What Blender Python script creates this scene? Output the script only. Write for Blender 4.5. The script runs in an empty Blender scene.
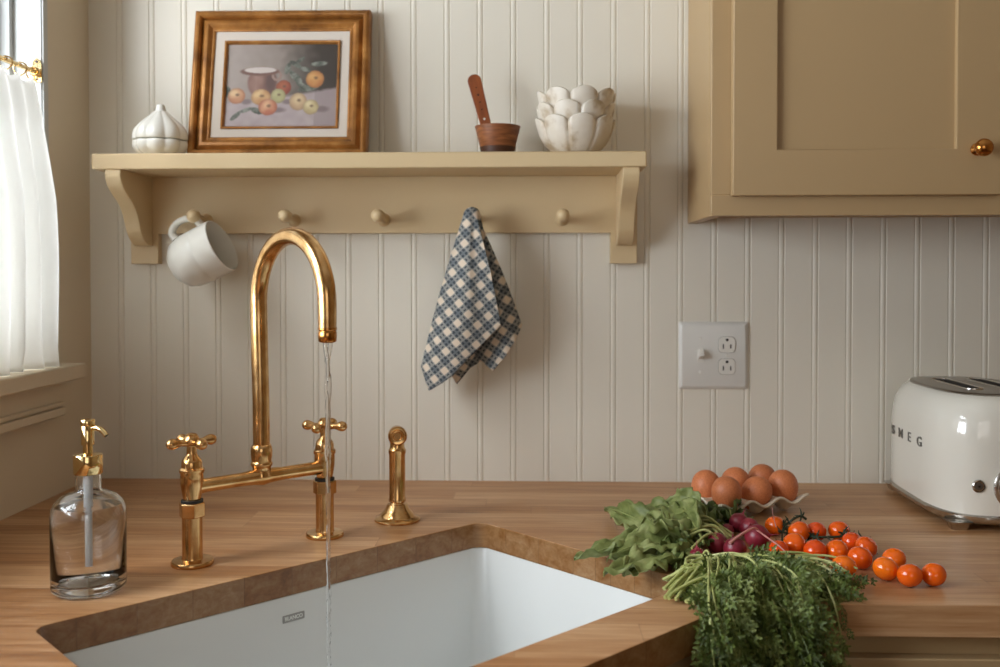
import bpy, bmesh, math, random
from mathutils import Vector, Matrix, noise
from math import sin, cos, pi, radians as R, sqrt
C = bpy.context.scene.collection
random.seed(7)

# ------------------------------------------------------------------ helpers
f_, yaw, pitch, roll, cy0, h_, D_ = 957.58, 0.03436, 0.01857, -0.00068, 293.546, 0.36985, 1.71928   # solved camera
_fw = Vector((-sin(yaw), cos(yaw), 0)); _rt = Vector((cos(yaw), sin(yaw), 0)); _up = Vector((0, 0, 1))
f2 = _fw*cos(pitch)-_up*sin(pitch); u2 = _up*cos(pitch)+_fw*sin(pitch); r3 = _rt*cos(roll)+u2*sin(roll); u3 = u2*cos(roll)-_rt*sin(roll)
def sight(px, py): return f2 + r3*((px-500)/f_) - u3*((py-cy0)/f_)
def at(px, py, Y):
    """Photograph measurement -> point (x, z) at the real depth Y in the room (metres)."""
    d = sight(px, py); t = (Y+D_)/d.y
    return d.x*t, h_+d.z*t
def on_counter(px, py, h=0):
    """... -> point at height h above the worktop."""
    d = sight(px, py); t = (h-h_)/d.z; return Vector((d.x*t, -D_+d.y*t, h))

def srgb(r, g, b):
    return tuple(((c/255.) / 12.92 if c/255. <= .04045 else ((c/255. + .055) / 1.055) ** 2.4) for c in (r, g, b)) + (1,)

def link(o, parent=None):
    C.objects.link(o)
    if parent is not None: o.parent = parent
    return o

def obj(name, bm, mat, parent=None, bevel=0, smooth=40, loc=None, rotz=0, segs=2, solid=0):
    bmesh.ops.recalc_face_normals(bm, faces=bm.faces) if not solid else None
    me = bpy.data.meshes.new(name); bm.to_mesh(me); bm.free()
    if smooth:
        for p in me.polygons: p.use_smooth = True
        me.set_sharp_from_angle(angle=R(smooth))
    o = bpy.data.objects.new(name, me); link(o, parent)
    for m in (mat if isinstance(mat, (list, tuple)) else [mat]): me.materials.append(m)
    if solid:
        m = o.modifiers.new('thickness', 'SOLIDIFY'); m.thickness = solid; m.offset = 0
    if bevel:
        m = o.modifiers.new('bevel', 'BEVEL'); m.width = bevel; m.segments = segs; m.limit_method = 'ANGLE'; m.angle_limit = R(35)
        m.harden_normals = False
    if loc is not None: o.location = loc
    o.rotation_euler.z = rotz
    return o

def tag(o, label, cat, group=None, kind=None):
    o['label'] = label; o['category'] = cat
    if group: o['group'] = group
    if kind: o['kind'] = kind
    return o

def thing(name, label, cat, loc=(0, 0, 0), rotz=0, group=None):
    o = bpy.data.objects.new(name, None); link(o)
    o.empty_display_size = .05; o.location = loc; o.rotation_euler.z = rotz
    return tag(o, label, cat, group)

def struct(name, label, cat, bm=None, mat=None, **k):
    o = obj(name, bm, mat, **k) if bm is not None else link(bpy.data.objects.new(name, None))
    return tag(o, label, cat, kind='structure')

def box(bm, x0, x1, y0, y1, z0, z1, M=None):
    vs = [bm.verts.new((x, y, z)) for x in (x0, x1) for y in (y0, y1) for z in (z0, z1)]
    for f in ((0,1,3,2),(4,6,7,5),(0,4,5,1),(2,3,7,6),(0,2,6,4),(1,5,7,3)): bm.faces.new([vs[i] for i in f])
    if M is not None: bmesh.ops.transform(bm, matrix=M, verts=vs)
    return vs

def lathe(bm, prof, seg=32, M=None, lobes=0, depth=0, sx=1, sy=1):
    rings = []; new = []
    for r, z in prof:
        if r < 1e-6:
            v = bm.verts.new((0, 0, z)); rings.append([v]); new.append(v)
        else:
            ring = []
            for i in range(seg):
                a = 2*pi*i/seg; rr = r*(1 - depth*(1-abs(cos(lobes*a/2)))) if lobes else r
                ring.append(bm.verts.new((rr*cos(a)*sx, rr*sin(a)*sy, z)))
            rings.append(ring); new += ring
    for A, B in zip(rings, rings[1:]):
        if len(A) == 1 and len(B) == 1: continue
        for i in range(seg):
            j = (i+1) % seg
            if len(A) == 1: bm.faces.new((A[0], B[i], B[j]))
            elif len(B) == 1: bm.faces.new((A[i], B[0], A[j]))
            else: bm.faces.new((A[i], B[i], B[j], A[j]))
    if M is not None: bmesh.ops.transform(bm, matrix=M, verts=new)
    return new

def tube(bm, pts, rad, seg=12, caps=True, sy=1):
    pts = [Vector(p) for p in pts]; n = len(pts)
    rad = rad if isinstance(rad, (list, tuple)) else [rad]*n
    up = None; rings = []
    for i, p in enumerate(pts):
        t = (pts[min(i+1, n-1)] - pts[max(i-1, 0)]).normalized()
        if up is None:
            up = Vector((0, 0, 1)) if abs(t.z) < .9 else Vector((1, 0, 0))
        up = (up - t*up.dot(t)).normalized(); s = t.cross(up)
        rings.append([bm.verts.new(p + (up*cos(2*pi*k/seg) + s*sin(2*pi*k/seg)*sy)*rad[i]) for k in range(seg)])
    for A, B in zip(rings, rings[1:]):
        for k in range(seg): bm.faces.new((A[k], A[(k+1) % seg], B[(k+1) % seg], B[k]))
    if caps:
        bm.faces.new(rings[0][::-1]); bm.faces.new(rings[-1])

def spline(ctrl, n):
    """Catmull-Rom through the control points."""
    P = [Vector(c) for c in ctrl]; P = [P[0]*2-P[1]] + P + [P[-1]*2-P[-2]]
    out = []; m = len(P) - 3
    for i in range(n):
        u = i/(n-1)*m; k = min(int(u), m-1); t = u-k
        a, b, c, d = P[k:k+4]
        out.append(.5*((2*b) + (c-a)*t + (2*a-5*b+4*c-d)*t*t + (3*b-a-3*c+d)*t**3))
    return out

def prism(bm, poly, h0, h1, M=None):
    """poly in (x, y), extruded from h0 to h1 along z."""
    A = [bm.verts.new((x, y, h0)) for x, y in poly]; B = [bm.verts.new((x, y, h1)) for x, y in poly]
    n = len(poly)
    for i in range(n): bm.faces.new((A[i], A[(i+1) % n], B[(i+1) % n], B[i]))
    bm.faces.new(A[::-1]); bm.faces.new(B)
    if M is not None: bmesh.ops.transform(bm, matrix=M, verts=A+B)

def extrude_hole(bm, outer, inner, z0, z1):
    lo = []; vs = []
    for loop in (outer, inner):
        v = [bm.verts.new((x, y, z0)) for x, y in loop]; vs.append(v)
        lo += [bm.edges.new((v[i], v[(i+1) % len(v)])) for i in range(len(v))]
    r = bmesh.ops.triangle_fill(bm, use_beauty=True, use_dissolve=True, edges=lo)
    fs = [g for g in r['geom'] if isinstance(g, bmesh.types.BMFace)]
    e = bmesh.ops.extrude_face_region(bm, geom=fs)
    up = [g for g in e['geom'] if isinstance(g, bmesh.types.BMVert)]
    bmesh.ops.translate(bm, verts=up, vec=(0, 0, z1-z0))

def rrect(hx, hy, r, n=6, cx=0, cy=0):
    out = []
    for k, (sx, sy) in enumerate(((1, 1), (-1, 1), (-1, -1), (1, -1))):
        for i in range(n+1):
            a = pi/2*k + pi/2*i/n
            out.append((cx + sx*(hx-r) + r*cos(a), cy + sy*(hy-r) + r*sin(a)))
    return out

def loft(bm, loops, cap0=True, cap1=True):
    R_ = [[bm.verts.new(p) for p in L] for L in loops]; n = len(R_[0])
    for A, B in zip(R_, R_[1:]):
        for i in range(n): bm.faces.new((A[i], A[(i+1) % n], B[(i+1) % n], B[i]))
    if cap0: bm.faces.new(R_[0][::-1])
    if cap1: bm.faces.new(R_[-1])

def Rx(a): return Matrix.Rotation(a, 4, 'X')
def Ry(a): return Matrix.Rotation(a, 4, 'Y')
def Rz(a): return Matrix.Rotation(a, 4, 'Z')
def T(x, y, z): return Matrix.Translation((x, y, z))

# ------------------------------------------------------------------ materials
def mat(name, col=(.8, .8, .8, 1), rough=.5, metal=0, **k):
    m = bpy.data.materials.new(name); m.use_nodes = True
    b = m.node_tree.nodes['Principled BSDF']
    b.inputs['Base Color'].default_value = col; b.inputs['Roughness'].default_value = rough; b.inputs['Metallic'].default_value = metal
    for n, v in k.items(): b.inputs[n.replace('_', ' ')].default_value = v
    return m

class N:
    """tiny node helper"""
    def __init__(s, m): s.m = m; s.t = m.node_tree; s.b = s.t.nodes['Principled BSDF']
    def new(s, kind, **k):
        n = s.t.nodes.new(kind)
        for a, v in k.items():
            if a.startswith('i_'): n.inputs[a[2:].replace('_', ' ')].default_value = v
            else: setattr(n, a, v)
        return n
    def l(s, a, b): s.t.links.new(a, b)
    def ramp(s, stops):
        n = s.t.nodes.new('ShaderNodeValToRGB'); e = n.color_ramp.elements
        while len(e) < len(stops): e.new(.5)
        for k, (p, c) in enumerate(stops): e[k].position = p; e[k].color = c
        return n
    def noise_bump(s, scale, strength, dist=.001, detail=3, coord='Object'):
        tc = s.new('ShaderNodeTexCoord'); nz = s.new('ShaderNodeTexNoise'); nz.inputs['Scale'].default_value = scale; nz.inputs['Detail'].default_value = detail
        s.l(tc.outputs[coord], nz.inputs['Vector'])
        bp = s.new('ShaderNodeBump'); bp.inputs['Strength'].default_value = strength; bp.inputs['Distance'].default_value = dist
        s.l(nz.outputs['Fac'], bp.inputs['Height']); s.l(bp.outputs['Normal'], s.b.inputs['Normal']); return nz, tc
    def noise_color(s, scale, stops, detail=4, coord='Object', stretch=None):
        tc = s.new('ShaderNodeTexCoord'); src = tc.outputs[coord]
        if stretch:
            mp = s.new('ShaderNodeMapping'); mp.inputs['Scale'].default_value = stretch; s.l(src, mp.inputs['Vector']); src = mp.outputs['Vector']
        nz = s.new('ShaderNodeTexNoise'); nz.inputs['Scale'].default_value = scale; nz.inputs['Detail'].default_value = detail
        s.l(src, nz.inputs['Vector']); r = s.ramp(stops); s.l(nz.outputs['Fac'], r.inputs['Fac']); s.l(r.outputs['Color'], s.b.inputs['Base Color']); return r

M_wall = mat('cream_wall_paint', srgb(222, 216, 202), .45)
N(M_wall).noise_bump(60, .08, .0006)
M_sidewall = mat('side_wall_paint', srgb(210, 196, 172), .55)
M_far = mat('far_wall_paint', srgb(186, 160, 122), .6)
M_trim = mat('window_paint', srgb(186, 188, 186), .4)
M_tan = mat('tan_cabinet_paint', srgb(176, 148, 108), .42)
N(M_tan).noise_bump(90, .05, .0005)
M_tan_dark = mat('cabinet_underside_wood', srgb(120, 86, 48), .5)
M_shelf = mat('tan_shelf_paint', srgb(208, 184, 143), .42)
N(M_shelf).noise_bump(90, .05, .0005)
M_ceil = mat('ceiling_paint', srgb(225, 220, 210), .7)
M_floor = mat('floor_boards', srgb(150, 105, 65), .4)
N(M_floor).noise_color(3, [(.3, srgb(120, 80, 48)), (.7, srgb(165, 118, 76))], stretch=(1, 12, 1))

# brass with a slightly worn, warm tint
def brass(name, c0, c1, r0, r1):
    m = mat(name, srgb(*c0), .2, 1); n = N(m)
    r = n.noise_color(55, [(.35, srgb(*c0)), (.65, srgb(*c1))])
    nz = n.new('ShaderNodeTexNoise'); nz.inputs['Scale'].default_value = 70; nz.inputs['Detail'].default_value = 5
    tc = n.new('ShaderNodeTexCoord'); n.l(tc.outputs['Object'], nz.inputs['Vector'])
    mr = n.new('ShaderNodeMapRange'); mr.inputs['To Min'].default_value = r0; mr.inputs['To Max'].default_value = r1
    n.l(nz.outputs['Fac'], mr.inputs['Value']); n.l(mr.outputs['Result'], m.node_tree.nodes['Principled BSDF'].inputs['Roughness'])
    return m
M_brass = brass('aged_brass', (226, 186, 132), (200, 154, 98), .10, .30)
M_gold = brass('polished_gold', (240, 212, 156), (236, 206, 148), .06, .14)
M_knob = brass('antique_brass', (205, 145, 80), (180, 120, 60), .15, .25)
M_rubber = mat('black_rubber', srgb(25, 22, 20), .6)
M_dark = mat('dark_hole', srgb(18, 16, 15), .8)

# butcher block: staves along X with their own tone and grain
def butcher(name='butcher_block', dark=1):
    m = mat(name, rough=.38, Specular_IOR_Level=.5); n = N(m); b = n.b
    tc = n.new('ShaderNodeTexCoord'); sep = n.new('ShaderNodeSeparateXYZ'); n.l(tc.outputs['Object'], sep.inputs[0])
    def math_(op, a, b_=None, c=None):
        x = n.new('ShaderNodeMath', operation=op)
        for i, v in enumerate((a, b_, c)):
            if v is None: continue
            if isinstance(v, (int, float)): x.inputs[i].default_value = v
            else: n.l(v, x.inputs[i])
        return x.outputs[0]
    row = math_('FLOOR', math_('DIVIDE', sep.outputs['Y'], .047))
    wn = n.new('ShaderNodeTexWhiteNoise', noise_dimensions='1D'); n.l(row, wn.inputs['W'])
    xs = math_('ADD', math_('DIVIDE', sep.outputs['X'], .55), math_('MULTIPLY', wn.outputs['Value'], 7.3))
    col = math_('FLOOR', xs)
    cid = n.new('ShaderNodeCombineXYZ'); n.l(row, cid.inputs[0]); n.l(col, cid.inputs[1])
    w2 = n.new('ShaderNodeTexWhiteNoise', noise_dimensions='2D'); n.l(cid.outputs[0], w2.inputs['Vector'])
    # grain
    off = n.new('ShaderNodeVectorMath', operation='SCALE'); n.l(w2.outputs['Color'], off.inputs[0]); off.inputs['Scale'].default_value = 9
    add = n.new('ShaderNodeVectorMath', operation='ADD'); n.l(tc.outputs['Object'], add.inputs[0]); n.l(off.outputs[0], add.inputs[1])
    mp = n.new('ShaderNodeMapping'); mp.inputs['Scale'].default_value = (2.6, 34, 34); n.l(add.outputs[0], mp.inputs['Vector'])
    g = n.new('ShaderNodeTexNoise'); g.inputs['Scale'].default_value = 1.6; g.inputs['Detail'].default_value = 7; g.inputs['Roughness'].default_value = .62; g.inputs['Distortion'].default_value = .7
    n.l(mp.outputs[0], g.inputs['Vector'])
    mp2 = n.new('ShaderNodeMapping'); mp2.inputs['Scale'].default_value = (12, 260, 260); n.l(add.outputs[0], mp2.inputs['Vector'])
    g2 = n.new('ShaderNodeTexNoise'); g2.inputs['Scale'].default_value = 1; g2.inputs['Detail'].default_value = 3; n.l(mp2.outputs[0], g2.inputs['Vector'])
    f = math_('ADD', math_('ADD', math_('MULTIPLY', g.outputs['Fac'], .66), math_('MULTIPLY', g2.outputs['Fac'], .22)), math_('MULTIPLY', w2.outputs['Value'], .17))
    r = n.ramp([(.28, srgb(122, 76, 38)), (.44, srgb(164, 114, 70)), (.60, srgb(190, 146, 104)), (.82, srgb(222, 186, 148))]); n.l(f, r.inputs['Fac'])
    # thin joint lines between the staves
    fr = math_('FRACT', math_('DIVIDE', sep.outputs['Y'], .047)); fx = math_('FRACT', xs)
    e1 = math_('LESS_THAN', fr, .022); e2 = math_('LESS_THAN', fx, .0022); e = math_('MAXIMUM', e1, e2)
    mx = n.new('ShaderNodeMix', data_type='RGBA'); n.l(math_('MULTIPLY', e, .25), mx.inputs['Factor'])
    n.l(r.outputs['Color'], mx.inputs['A']); mx.inputs['B'].default_value = srgb(84, 50, 26)
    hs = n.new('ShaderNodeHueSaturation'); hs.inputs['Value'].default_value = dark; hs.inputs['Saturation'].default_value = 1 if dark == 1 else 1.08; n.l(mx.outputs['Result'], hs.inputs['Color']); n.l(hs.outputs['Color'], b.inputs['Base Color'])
    bp = n.new('ShaderNodeBump'); bp.inputs['Strength'].default_value = .12; bp.inputs['Distance'].default_value = .0006
    n.l(f, bp.inputs['Height']); n.l(bp.outputs['Normal'], b.inputs['Normal'])
    mr = n.new('ShaderNodeMapRange'); mr.inputs['To Min'].default_value = .28; mr.inputs['To Max'].default_value = .5
    n.l(g.outputs['Fac'], mr.inputs['Value']); n.l(mr.outputs['Result'], b.inputs['Roughness'])
    return m
M_wood = butcher(); M_endgrain_shade = butcher('shaded_end_grain', .60)  # second copy is darkened to carry shade as well as end grain
M_sink = mat('white_sink_composite', srgb(219, 221, 219), .3)
M_ceramic = mat('white_glaze', srgb(226, 224, 216), .18)
M_mug = mat('speckled_white_glaze', srgb(224, 222, 214), .2)
M_bowl = mat('matte_cream_glaze', srgb(218, 209, 193), .42)
N(M_bowl).noise_color(26, [(.38, srgb(178, 158, 130)), (.5, srgb(216, 206, 190)), (.7, srgb(226, 219, 206))], detail=8)
M_browncup = mat('walnut', rough=.45); N(M_browncup).noise_color(30, [(.3, srgb(92, 50, 26)), (.5, srgb(132, 78, 44)), (.7, srgb(160, 102, 60))], stretch=(1, 1, 6))
M_handle = mat('reddish_wood', rough=.42); N(M_handle).noise_color(40, [(.3, srgb(116, 56, 24)), (.7, srgb(150, 80, 38))], stretch=(3, 1, .5))
M_frame = mat('gilded_wood', rough=.36, metal=.35); N(M_frame).noise_color(30, [(.3, srgb(122, 78, 34)), (.55, srgb(166, 112, 54)), (.75, srgb(196, 144, 80))], stretch=(1, 1, 1), detail=6)
M_framedark = mat('frame_dark_groove', srgb(70, 38, 18), .5)
M_linen = mat('linen_liner', srgb(205, 194, 182), .8); N(M_linen).noise_bump(600, .3, .0004)
M_plate = mat('outlet_plate_plastic', srgb(216, 214, 208), .35)
M_gap = mat('outlet_gap', srgb(130, 124, 114), .6)
M_recept = mat('outlet_plastic', srgb(222, 219, 211), .35)
M_plastic = mat('white_plastic', srgb(235, 238, 240), .35)
M_cream = mat('cream_enamel', srgb(230, 227, 216), .1, Coat_Weight=.6, Coat_Roughness=.04)
M_chrome = mat('brushed_chrome', srgb(190, 186, 180), .22, 1)
M_chrome_d = mat('toaster_top_steel', srgb(150, 143, 134), .28, 1)
M_letter = mat('letter_chrome', srgb(120, 116, 112), .35, .8)
M_badge = mat('badge_grey', srgb(158, 156, 152), .4)
M_badgetxt = mat('badge_lettering', srgb(228, 228, 224), .4)

def glassmat(name, ior, col=(1, 1, 1, 1), rough=0):
    m = bpy.data.materials.new(name); m.use_nodes = True; t = m.node_tree; t.nodes.clear()
    g = t.nodes.new('ShaderNodeBsdfGlass'); g.inputs['IOR'].default_value = ior; g.inputs['Color'].default_value = col; g.inputs['Roughness'].default_value = rough
    o = t.nodes.new('ShaderNodeOutputMaterial'); t.links.new(g.outputs[0], o.inputs[0]); return m
M_glass = glassmat('clear_glass', 1.45)
M_soap = glassmat('clear_soap', 1.34)
M_water = glassmat('water', 1.33)
# window panes: thin sheet, part mirror, mostly clear
def pane_mat():
    m = bpy.data.materials.new('window_pane'); m.use_nodes = True; t = m.node_tree; t.nodes.clear()
    tr = t.nodes.new('ShaderNodeBsdfTransparent'); gl = t.nodes.new('ShaderNodeBsdfGlossy'); gl.inputs['Roughness'].default_value = .02
    mx = t.nodes.new('ShaderNodeMixShader'); mx.inputs[0].default_value = .06; o = t.nodes.new('ShaderNodeOutputMaterial')
    t.links.new(tr.outputs[0], mx.inputs[1]); t.links.new(gl.outputs[0], mx.inputs[2]); t.links.new(mx.outputs[0], o.inputs[0]); return m
M_pane = pane_mat()

def cloth_mat(name, col, trans):
    m = mat(name, col, .85); n = N(m); n.noise_bump(900, .25, .0003)
    tl = n.new('ShaderNodeBsdfTranslucent'); tl.inputs['Color'].default_value = col
    mx = n.new('ShaderNodeMixShader'); mx.inputs[0].default_value = trans; out = m.node_tree.nodes['Material Output']
    n.l(n.b.outputs[0], mx.inputs[1]); n.l(tl.outputs[0], mx.inputs[2]); n.l(mx.outputs[0], out.inputs[0]); return m
M_curtain = cloth_mat('white_linen_curtain', srgb(244, 243, 240), .56)

def leaf_mat(name, stops, scale, trans=.22, rough=.5, coat=0):
    m = mat(name, rough=rough); n = N(m); r = n.noise_color(scale, stops, detail=5)
    tl = n.new('ShaderNodeBsdfTranslucent'); n.l(r.outputs['Color'], tl.inputs['Color'])
    mx = n.new('ShaderNodeMixShader'); mx.inputs[0].default_value = trans; out = m.node_tree.nodes['Material Output']
    n.l(n.b.outputs[0], mx.inputs[1]); n.l(tl.outputs[0], mx.inputs[2]); n.l(mx.outputs[0], out.inputs[0]); return m
M_leaf = leaf_mat('radish_leaf_green', [(.3, srgb(94, 108, 52)), (.5, srgb(134, 144, 82)), (.72, srgb(178, 182, 124))], 38)
M_leafd = leaf_mat('dark_radish_leaf', [(.3, srgb(58, 72, 32)), (.5, srgb(88, 104, 48)), (.75, srgb(126, 140, 74))], 38)
M_frond = leaf_mat('frond_green', [(.3, srgb(54, 68, 26)), (.5, srgb(94, 110, 46)), (.72, srgb(162, 174, 104))], 30, .2)
M_stem = mat('pale_green_stem', rough=.45); N(M_stem).noise_color(25, [(.3, srgb(150, 158, 84)), (.6, srgb(192, 196, 130)), (.8, srgb(218, 216, 168))])
M_rib = mat('leaf_rib_green', srgb(150, 160, 96), .5)
M_vine = mat('tomato_vine_green', srgb(38, 50, 26), .6)
M_radish = mat('radish_skin', rough=.35); N(M_radish).noise_color(45, [(.3, srgb(96, 22, 36)), (.55, srgb(140, 36, 54)), (.8, srgb(172, 72, 84))])
M_root = mat('radish_root', srgb(200, 136, 128), .5)
M_egg = mat('brown_eggshell', rough=.5)
def eggm():
    n = N(M_egg); r = n.noise_color(400, [(.3, srgb(186, 106, 62)), (.6, srgb(202, 120, 74)), (.8, srgb(208, 130, 84))])
    n.noise_bump(900, .1, .0002)
    oi = n.new('ShaderNodeObjectInfo'); hs = n.new('ShaderNodeHueSaturation'); mr = n.new('ShaderNodeMapRange'); mr.inputs['To Min'].default_value = .82; mr.inputs['To Max'].default_value = 1.15
    n.l(oi.outputs['Random'], mr.inputs['Value']); n.l(mr.outputs['Result'], hs.inputs['Value']); n.l(r.outputs['Color'], hs.inputs['Color']); n.l(hs.outputs['Color'], n.b.inputs['Base Color'])
eggm()
M_tray = mat('tray_glaze', srgb(214, 202, 180), .35)
M_tomato = mat('orange_tomato', srgb(226, 84, 14), .16, Subsurface_Weight=.12, Subsurface_Scale=.006, Coat_Weight=.3)
def tomm():
    n = N(M_tomato); oi = n.new('ShaderNodeObjectInfo'); r = n.ramp([(0, srgb(226, 84, 10)), (.5, srgb(234, 98, 10)), (1, srgb(240, 116, 16))])
    n.l(oi.outputs['Random'], r.inputs['Fac']); n.l(r.outputs['Color'], n.b.inputs['Base Color'])
tomm()
M_tomato_red = mat('ripe_red_tomato', srgb(224, 76, 12), .16, Subsurface_Weight=.12, Subsurface_Scale=.006, Coat_Weight=.3)

# ------------------------------------------------------------------ the room
XL, XR, YB, ZF, ZC = -.806, 2.5, -3.3, -.91, 1.62
bm = bmesh.new(); box(bm, XL-.2, XR+.12, YB-.12, .12, ZF-.1, ZF); struct('floor', 'brown wooden floor of the kitchen', 'floor', bm, M_floor)
bm = bmesh.new(); box(bm, XL-.2, XR+.12, YB-.12, .12, ZC, ZC+.1); struct('ceiling', 'plain off-white kitchen ceiling', 'ceiling', bm, M_ceil)
# beadboard back wall, real grooves
g0, gs = -.5111, .05956
prof = [(XL-.13, 0)]
i0 = math.ceil((XL - g0)/gs + .2); i = i0
while g0 + gs*i < XR:
    c = g0 + gs*i
    prof += [(c-.0062, 0), (c-.0048, .0016), (c-.0034, .0002), (c-.0016, -.0004), (c+.0016, -.0004), (c+.0034, .0002), (c+.0048, .0016), (c+.0062, 0)]
    i += 1
prof += [(XR+.12, 0)]
bm = bmesh.new()
lo = [bm.verts.new((x, y, ZF)) for x, y in prof]; hi = [bm.verts.new((x, y, ZC)) for x, y in prof]
for k in range(len(prof)-1): bm.faces.new((lo[k], lo[k+1], hi[k+1], hi[k]))
b0 = bm.verts.new((XR+.12, .12, ZF)); b1 = bm.verts.new((XR+.12, .12, ZC)); a0 = bm.verts.new((XL-.13, .12, ZF)); a1 = bm.verts.new((XL-.13, .12, ZC))
bm.faces.new((lo[-1], b0, b1, hi[-1])); bm.faces.new((b0, a0, a1, b1)); bm.faces.new((a0, lo[0], hi[0], a1))
struct('wall_back', 'cream painted beadboard wall behind the counter', 'wall', bm, M_wall, smooth=25)
# left wall with the window opening
WY0, WY1, WZ0, WZ1, XO = -.164, -1.80, .196, 1.10, XL-.13
bm = bmesh.new()
box(bm, XO, XL, WY0, .0, ZF, ZC); box(bm, XO, XL, YB, WY1, ZF, ZC); box(bm, XO, XL, WY1, WY0, ZF, WZ0); box(bm, XO, XL, WY1, WY0, WZ1, ZC)
bmesh.ops.remove_doubles(bm, verts=bm.verts, dist=1e-5)
struct('wall_left', 'plain beige painted wall with the curtained window', 'wall', bm, M_sidewall, smooth=0)
bm = bmesh.new(); box(bm, XR, XR+.12, YB-.12, .0, ZF, ZC); struct('wall_right', 'plain tan wall on the far right of the kitchen', 'wall', bm, M_far)
# wall behind the camera with an opening for the added fill window
bm = bmesh.new()
box(bm, XL-.13, -.35, YB-.12, YB, ZF, ZC); box(bm, .95, XR, YB-.12, YB, ZF, ZC); box(bm, -.35, .95, YB-.12, YB, ZF, .1); box(bm, -.35, .95, YB-.12, YB, 1.3, ZC)
struct('wall_front', 'tan wall behind the camera with an added window', 'wall', bm, M_far, smooth=0)

# window on the left wall
w = struct('window_1', 'white painted window with deep jamb and beige sill on left wall', 'window')
bm = bmesh.new()
box(bm, XO, XL+.001, WY0-.006, WY0, WZ0+.026, WZ1-.006); box(bm, XO, XL+.001, WY1, WY1+.006, WZ0+.026, WZ1-.006); box(bm, XO, XL+.001, WY1, WY0, WZ1-.006, WZ1)
box(bm, XL-.062, XL-.046, WY0-.016, WY0-.006, WZ0+.026, WZ1-.006)      # stop bead, the vertical line seen on the jamb
box(bm, XL-.002, XL+.004, WY0-.004, WY0+.010, WZ0+.026, WZ1+.010)       # narrow edge bead on the wall
box(bm, XL-.002, XL+.004, WY1-.010, WY1+.004, WZ0+.026, WZ1+.010)
obj('window_frame', bm, M_trim, w, bevel=.0012)
bm = bmesh.new()
box(bm, XO+.02, XL+.044, WY1-.055, WY0+.052, WZ0, WZ0+.026)
obj('window_sill', bm, M_sidewall, w, bevel=.003)
bm = bmesh.new()
box(bm, XL, XL+.014, WY1-.02, WY0+.022, WZ0-.060, WZ0); box(bm, XL+.014, XL+.019, WY1-.02, WY0+.024, WZ0-.044, WZ0-.036); box(bm, XL, XL+.021, WY1-.02, WY0+.025, WZ0-.060, WZ0-.046)
obj('apron', bm, M_sidewall, w, bevel=.002)
bm = bmesh.new()
xa, xb = XL-.105, XL-.075
for y0, y1 in ((WY0-.006, WY0-.05), (WY1+.006, WY1+.05), ((WY0+WY1)/2-.012, (WY0+WY1)/2+.012)): box(bm, xa, xb, min(y0, y1), max(y0, y1), WZ0+.026, WZ1-.006)
for z0, z1 in ((WZ0+.026, WZ0+.08), (WZ1-.05, WZ1-.006), ((WZ0+WZ1)/2-.014, (WZ0+WZ1)/2+.014)): box(bm, xa, xb, WY1+.006, WY0-.006, z0, z1)
obj('sash', bm, M_trim, w, bevel=.001)
bm = bmesh.new(); box(bm, XL-.092, XL-.089, WY1+.03, WY0-.03, WZ0+.05, WZ1-.03); obj('pane', bm, M_pane, w)
w2 = struct('added_fill_window', 'wide white window added behind the camera for fill light', 'window')  # unseen window, added for fill and highlights on faucet and toaster
bm = bmesh.new()
for x0, x1 in ((-.35, -.29), (.89, .95), (.27, .33)): box(bm, x0, x1, YB-.08, YB+.01, .1, 1.3)
for z0, z1 in ((.1, .16), (1.24, 1.3), (.69, .72)): box(bm, -.35, .95, YB-.08, YB+.01, z0, z1)
obj('window_frame', bm, M_trim, w2)
bm = bmesh.new(); box(bm, -.33, .93, YB-.05, YB-.046, .12, 1.28); obj('pane', bm, M_pane, w2)

# cafe curtain rod, brackets, rings
RX, RZ = XL-.006, .703
t = thing('curtain_rod', 'slim brass cafe curtain rod with small screwed end bracket', 'curtain rod', (RX, WY0-.006, RZ))
bm = bmesh.new(); L = WY0-WY1-.012
tube(bm, [(0, -.001, 0), (0, -L+.001, 0)], .0042, 14); obj('rod', bm, M_gold, t)
for s, y in ((1, 0), (-1, -L)):
    bm = bmesh.new()
    pl = [(-.008, -.020), (.008, -.020), (.008, .008), (.006, .016), (0, .020), (-.006, .016), (-.008, .008)]
    prism(bm, pl, 0, .0018, T(0, y, .004) @ Rx(pi/2) if s == 1 else T(0, y+.0018, .004) @ Rx(pi/2))
    b = obj('bracket', bm, M_gold, t, bevel=.0004)
    bm = bmesh.new(); lathe(bm, [(.0062, 0), (.0075, .002), (.0075, .010), (.0055, .012), (0, .012)], 18, T(0, y, 0) @ Rx(pi/2*s)); obj('socket', bm, M_gold, b)
    for dz in (.018, -.011):
        bm = bmesh.new(); lathe(bm, [(.0022, 0), (.0018, .0012), (0, .0014)], 10, T(0, y - s*.0018, dz) @ Rx(pi/2*s)); obj('screw', bm, M_framedark, b)
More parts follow.
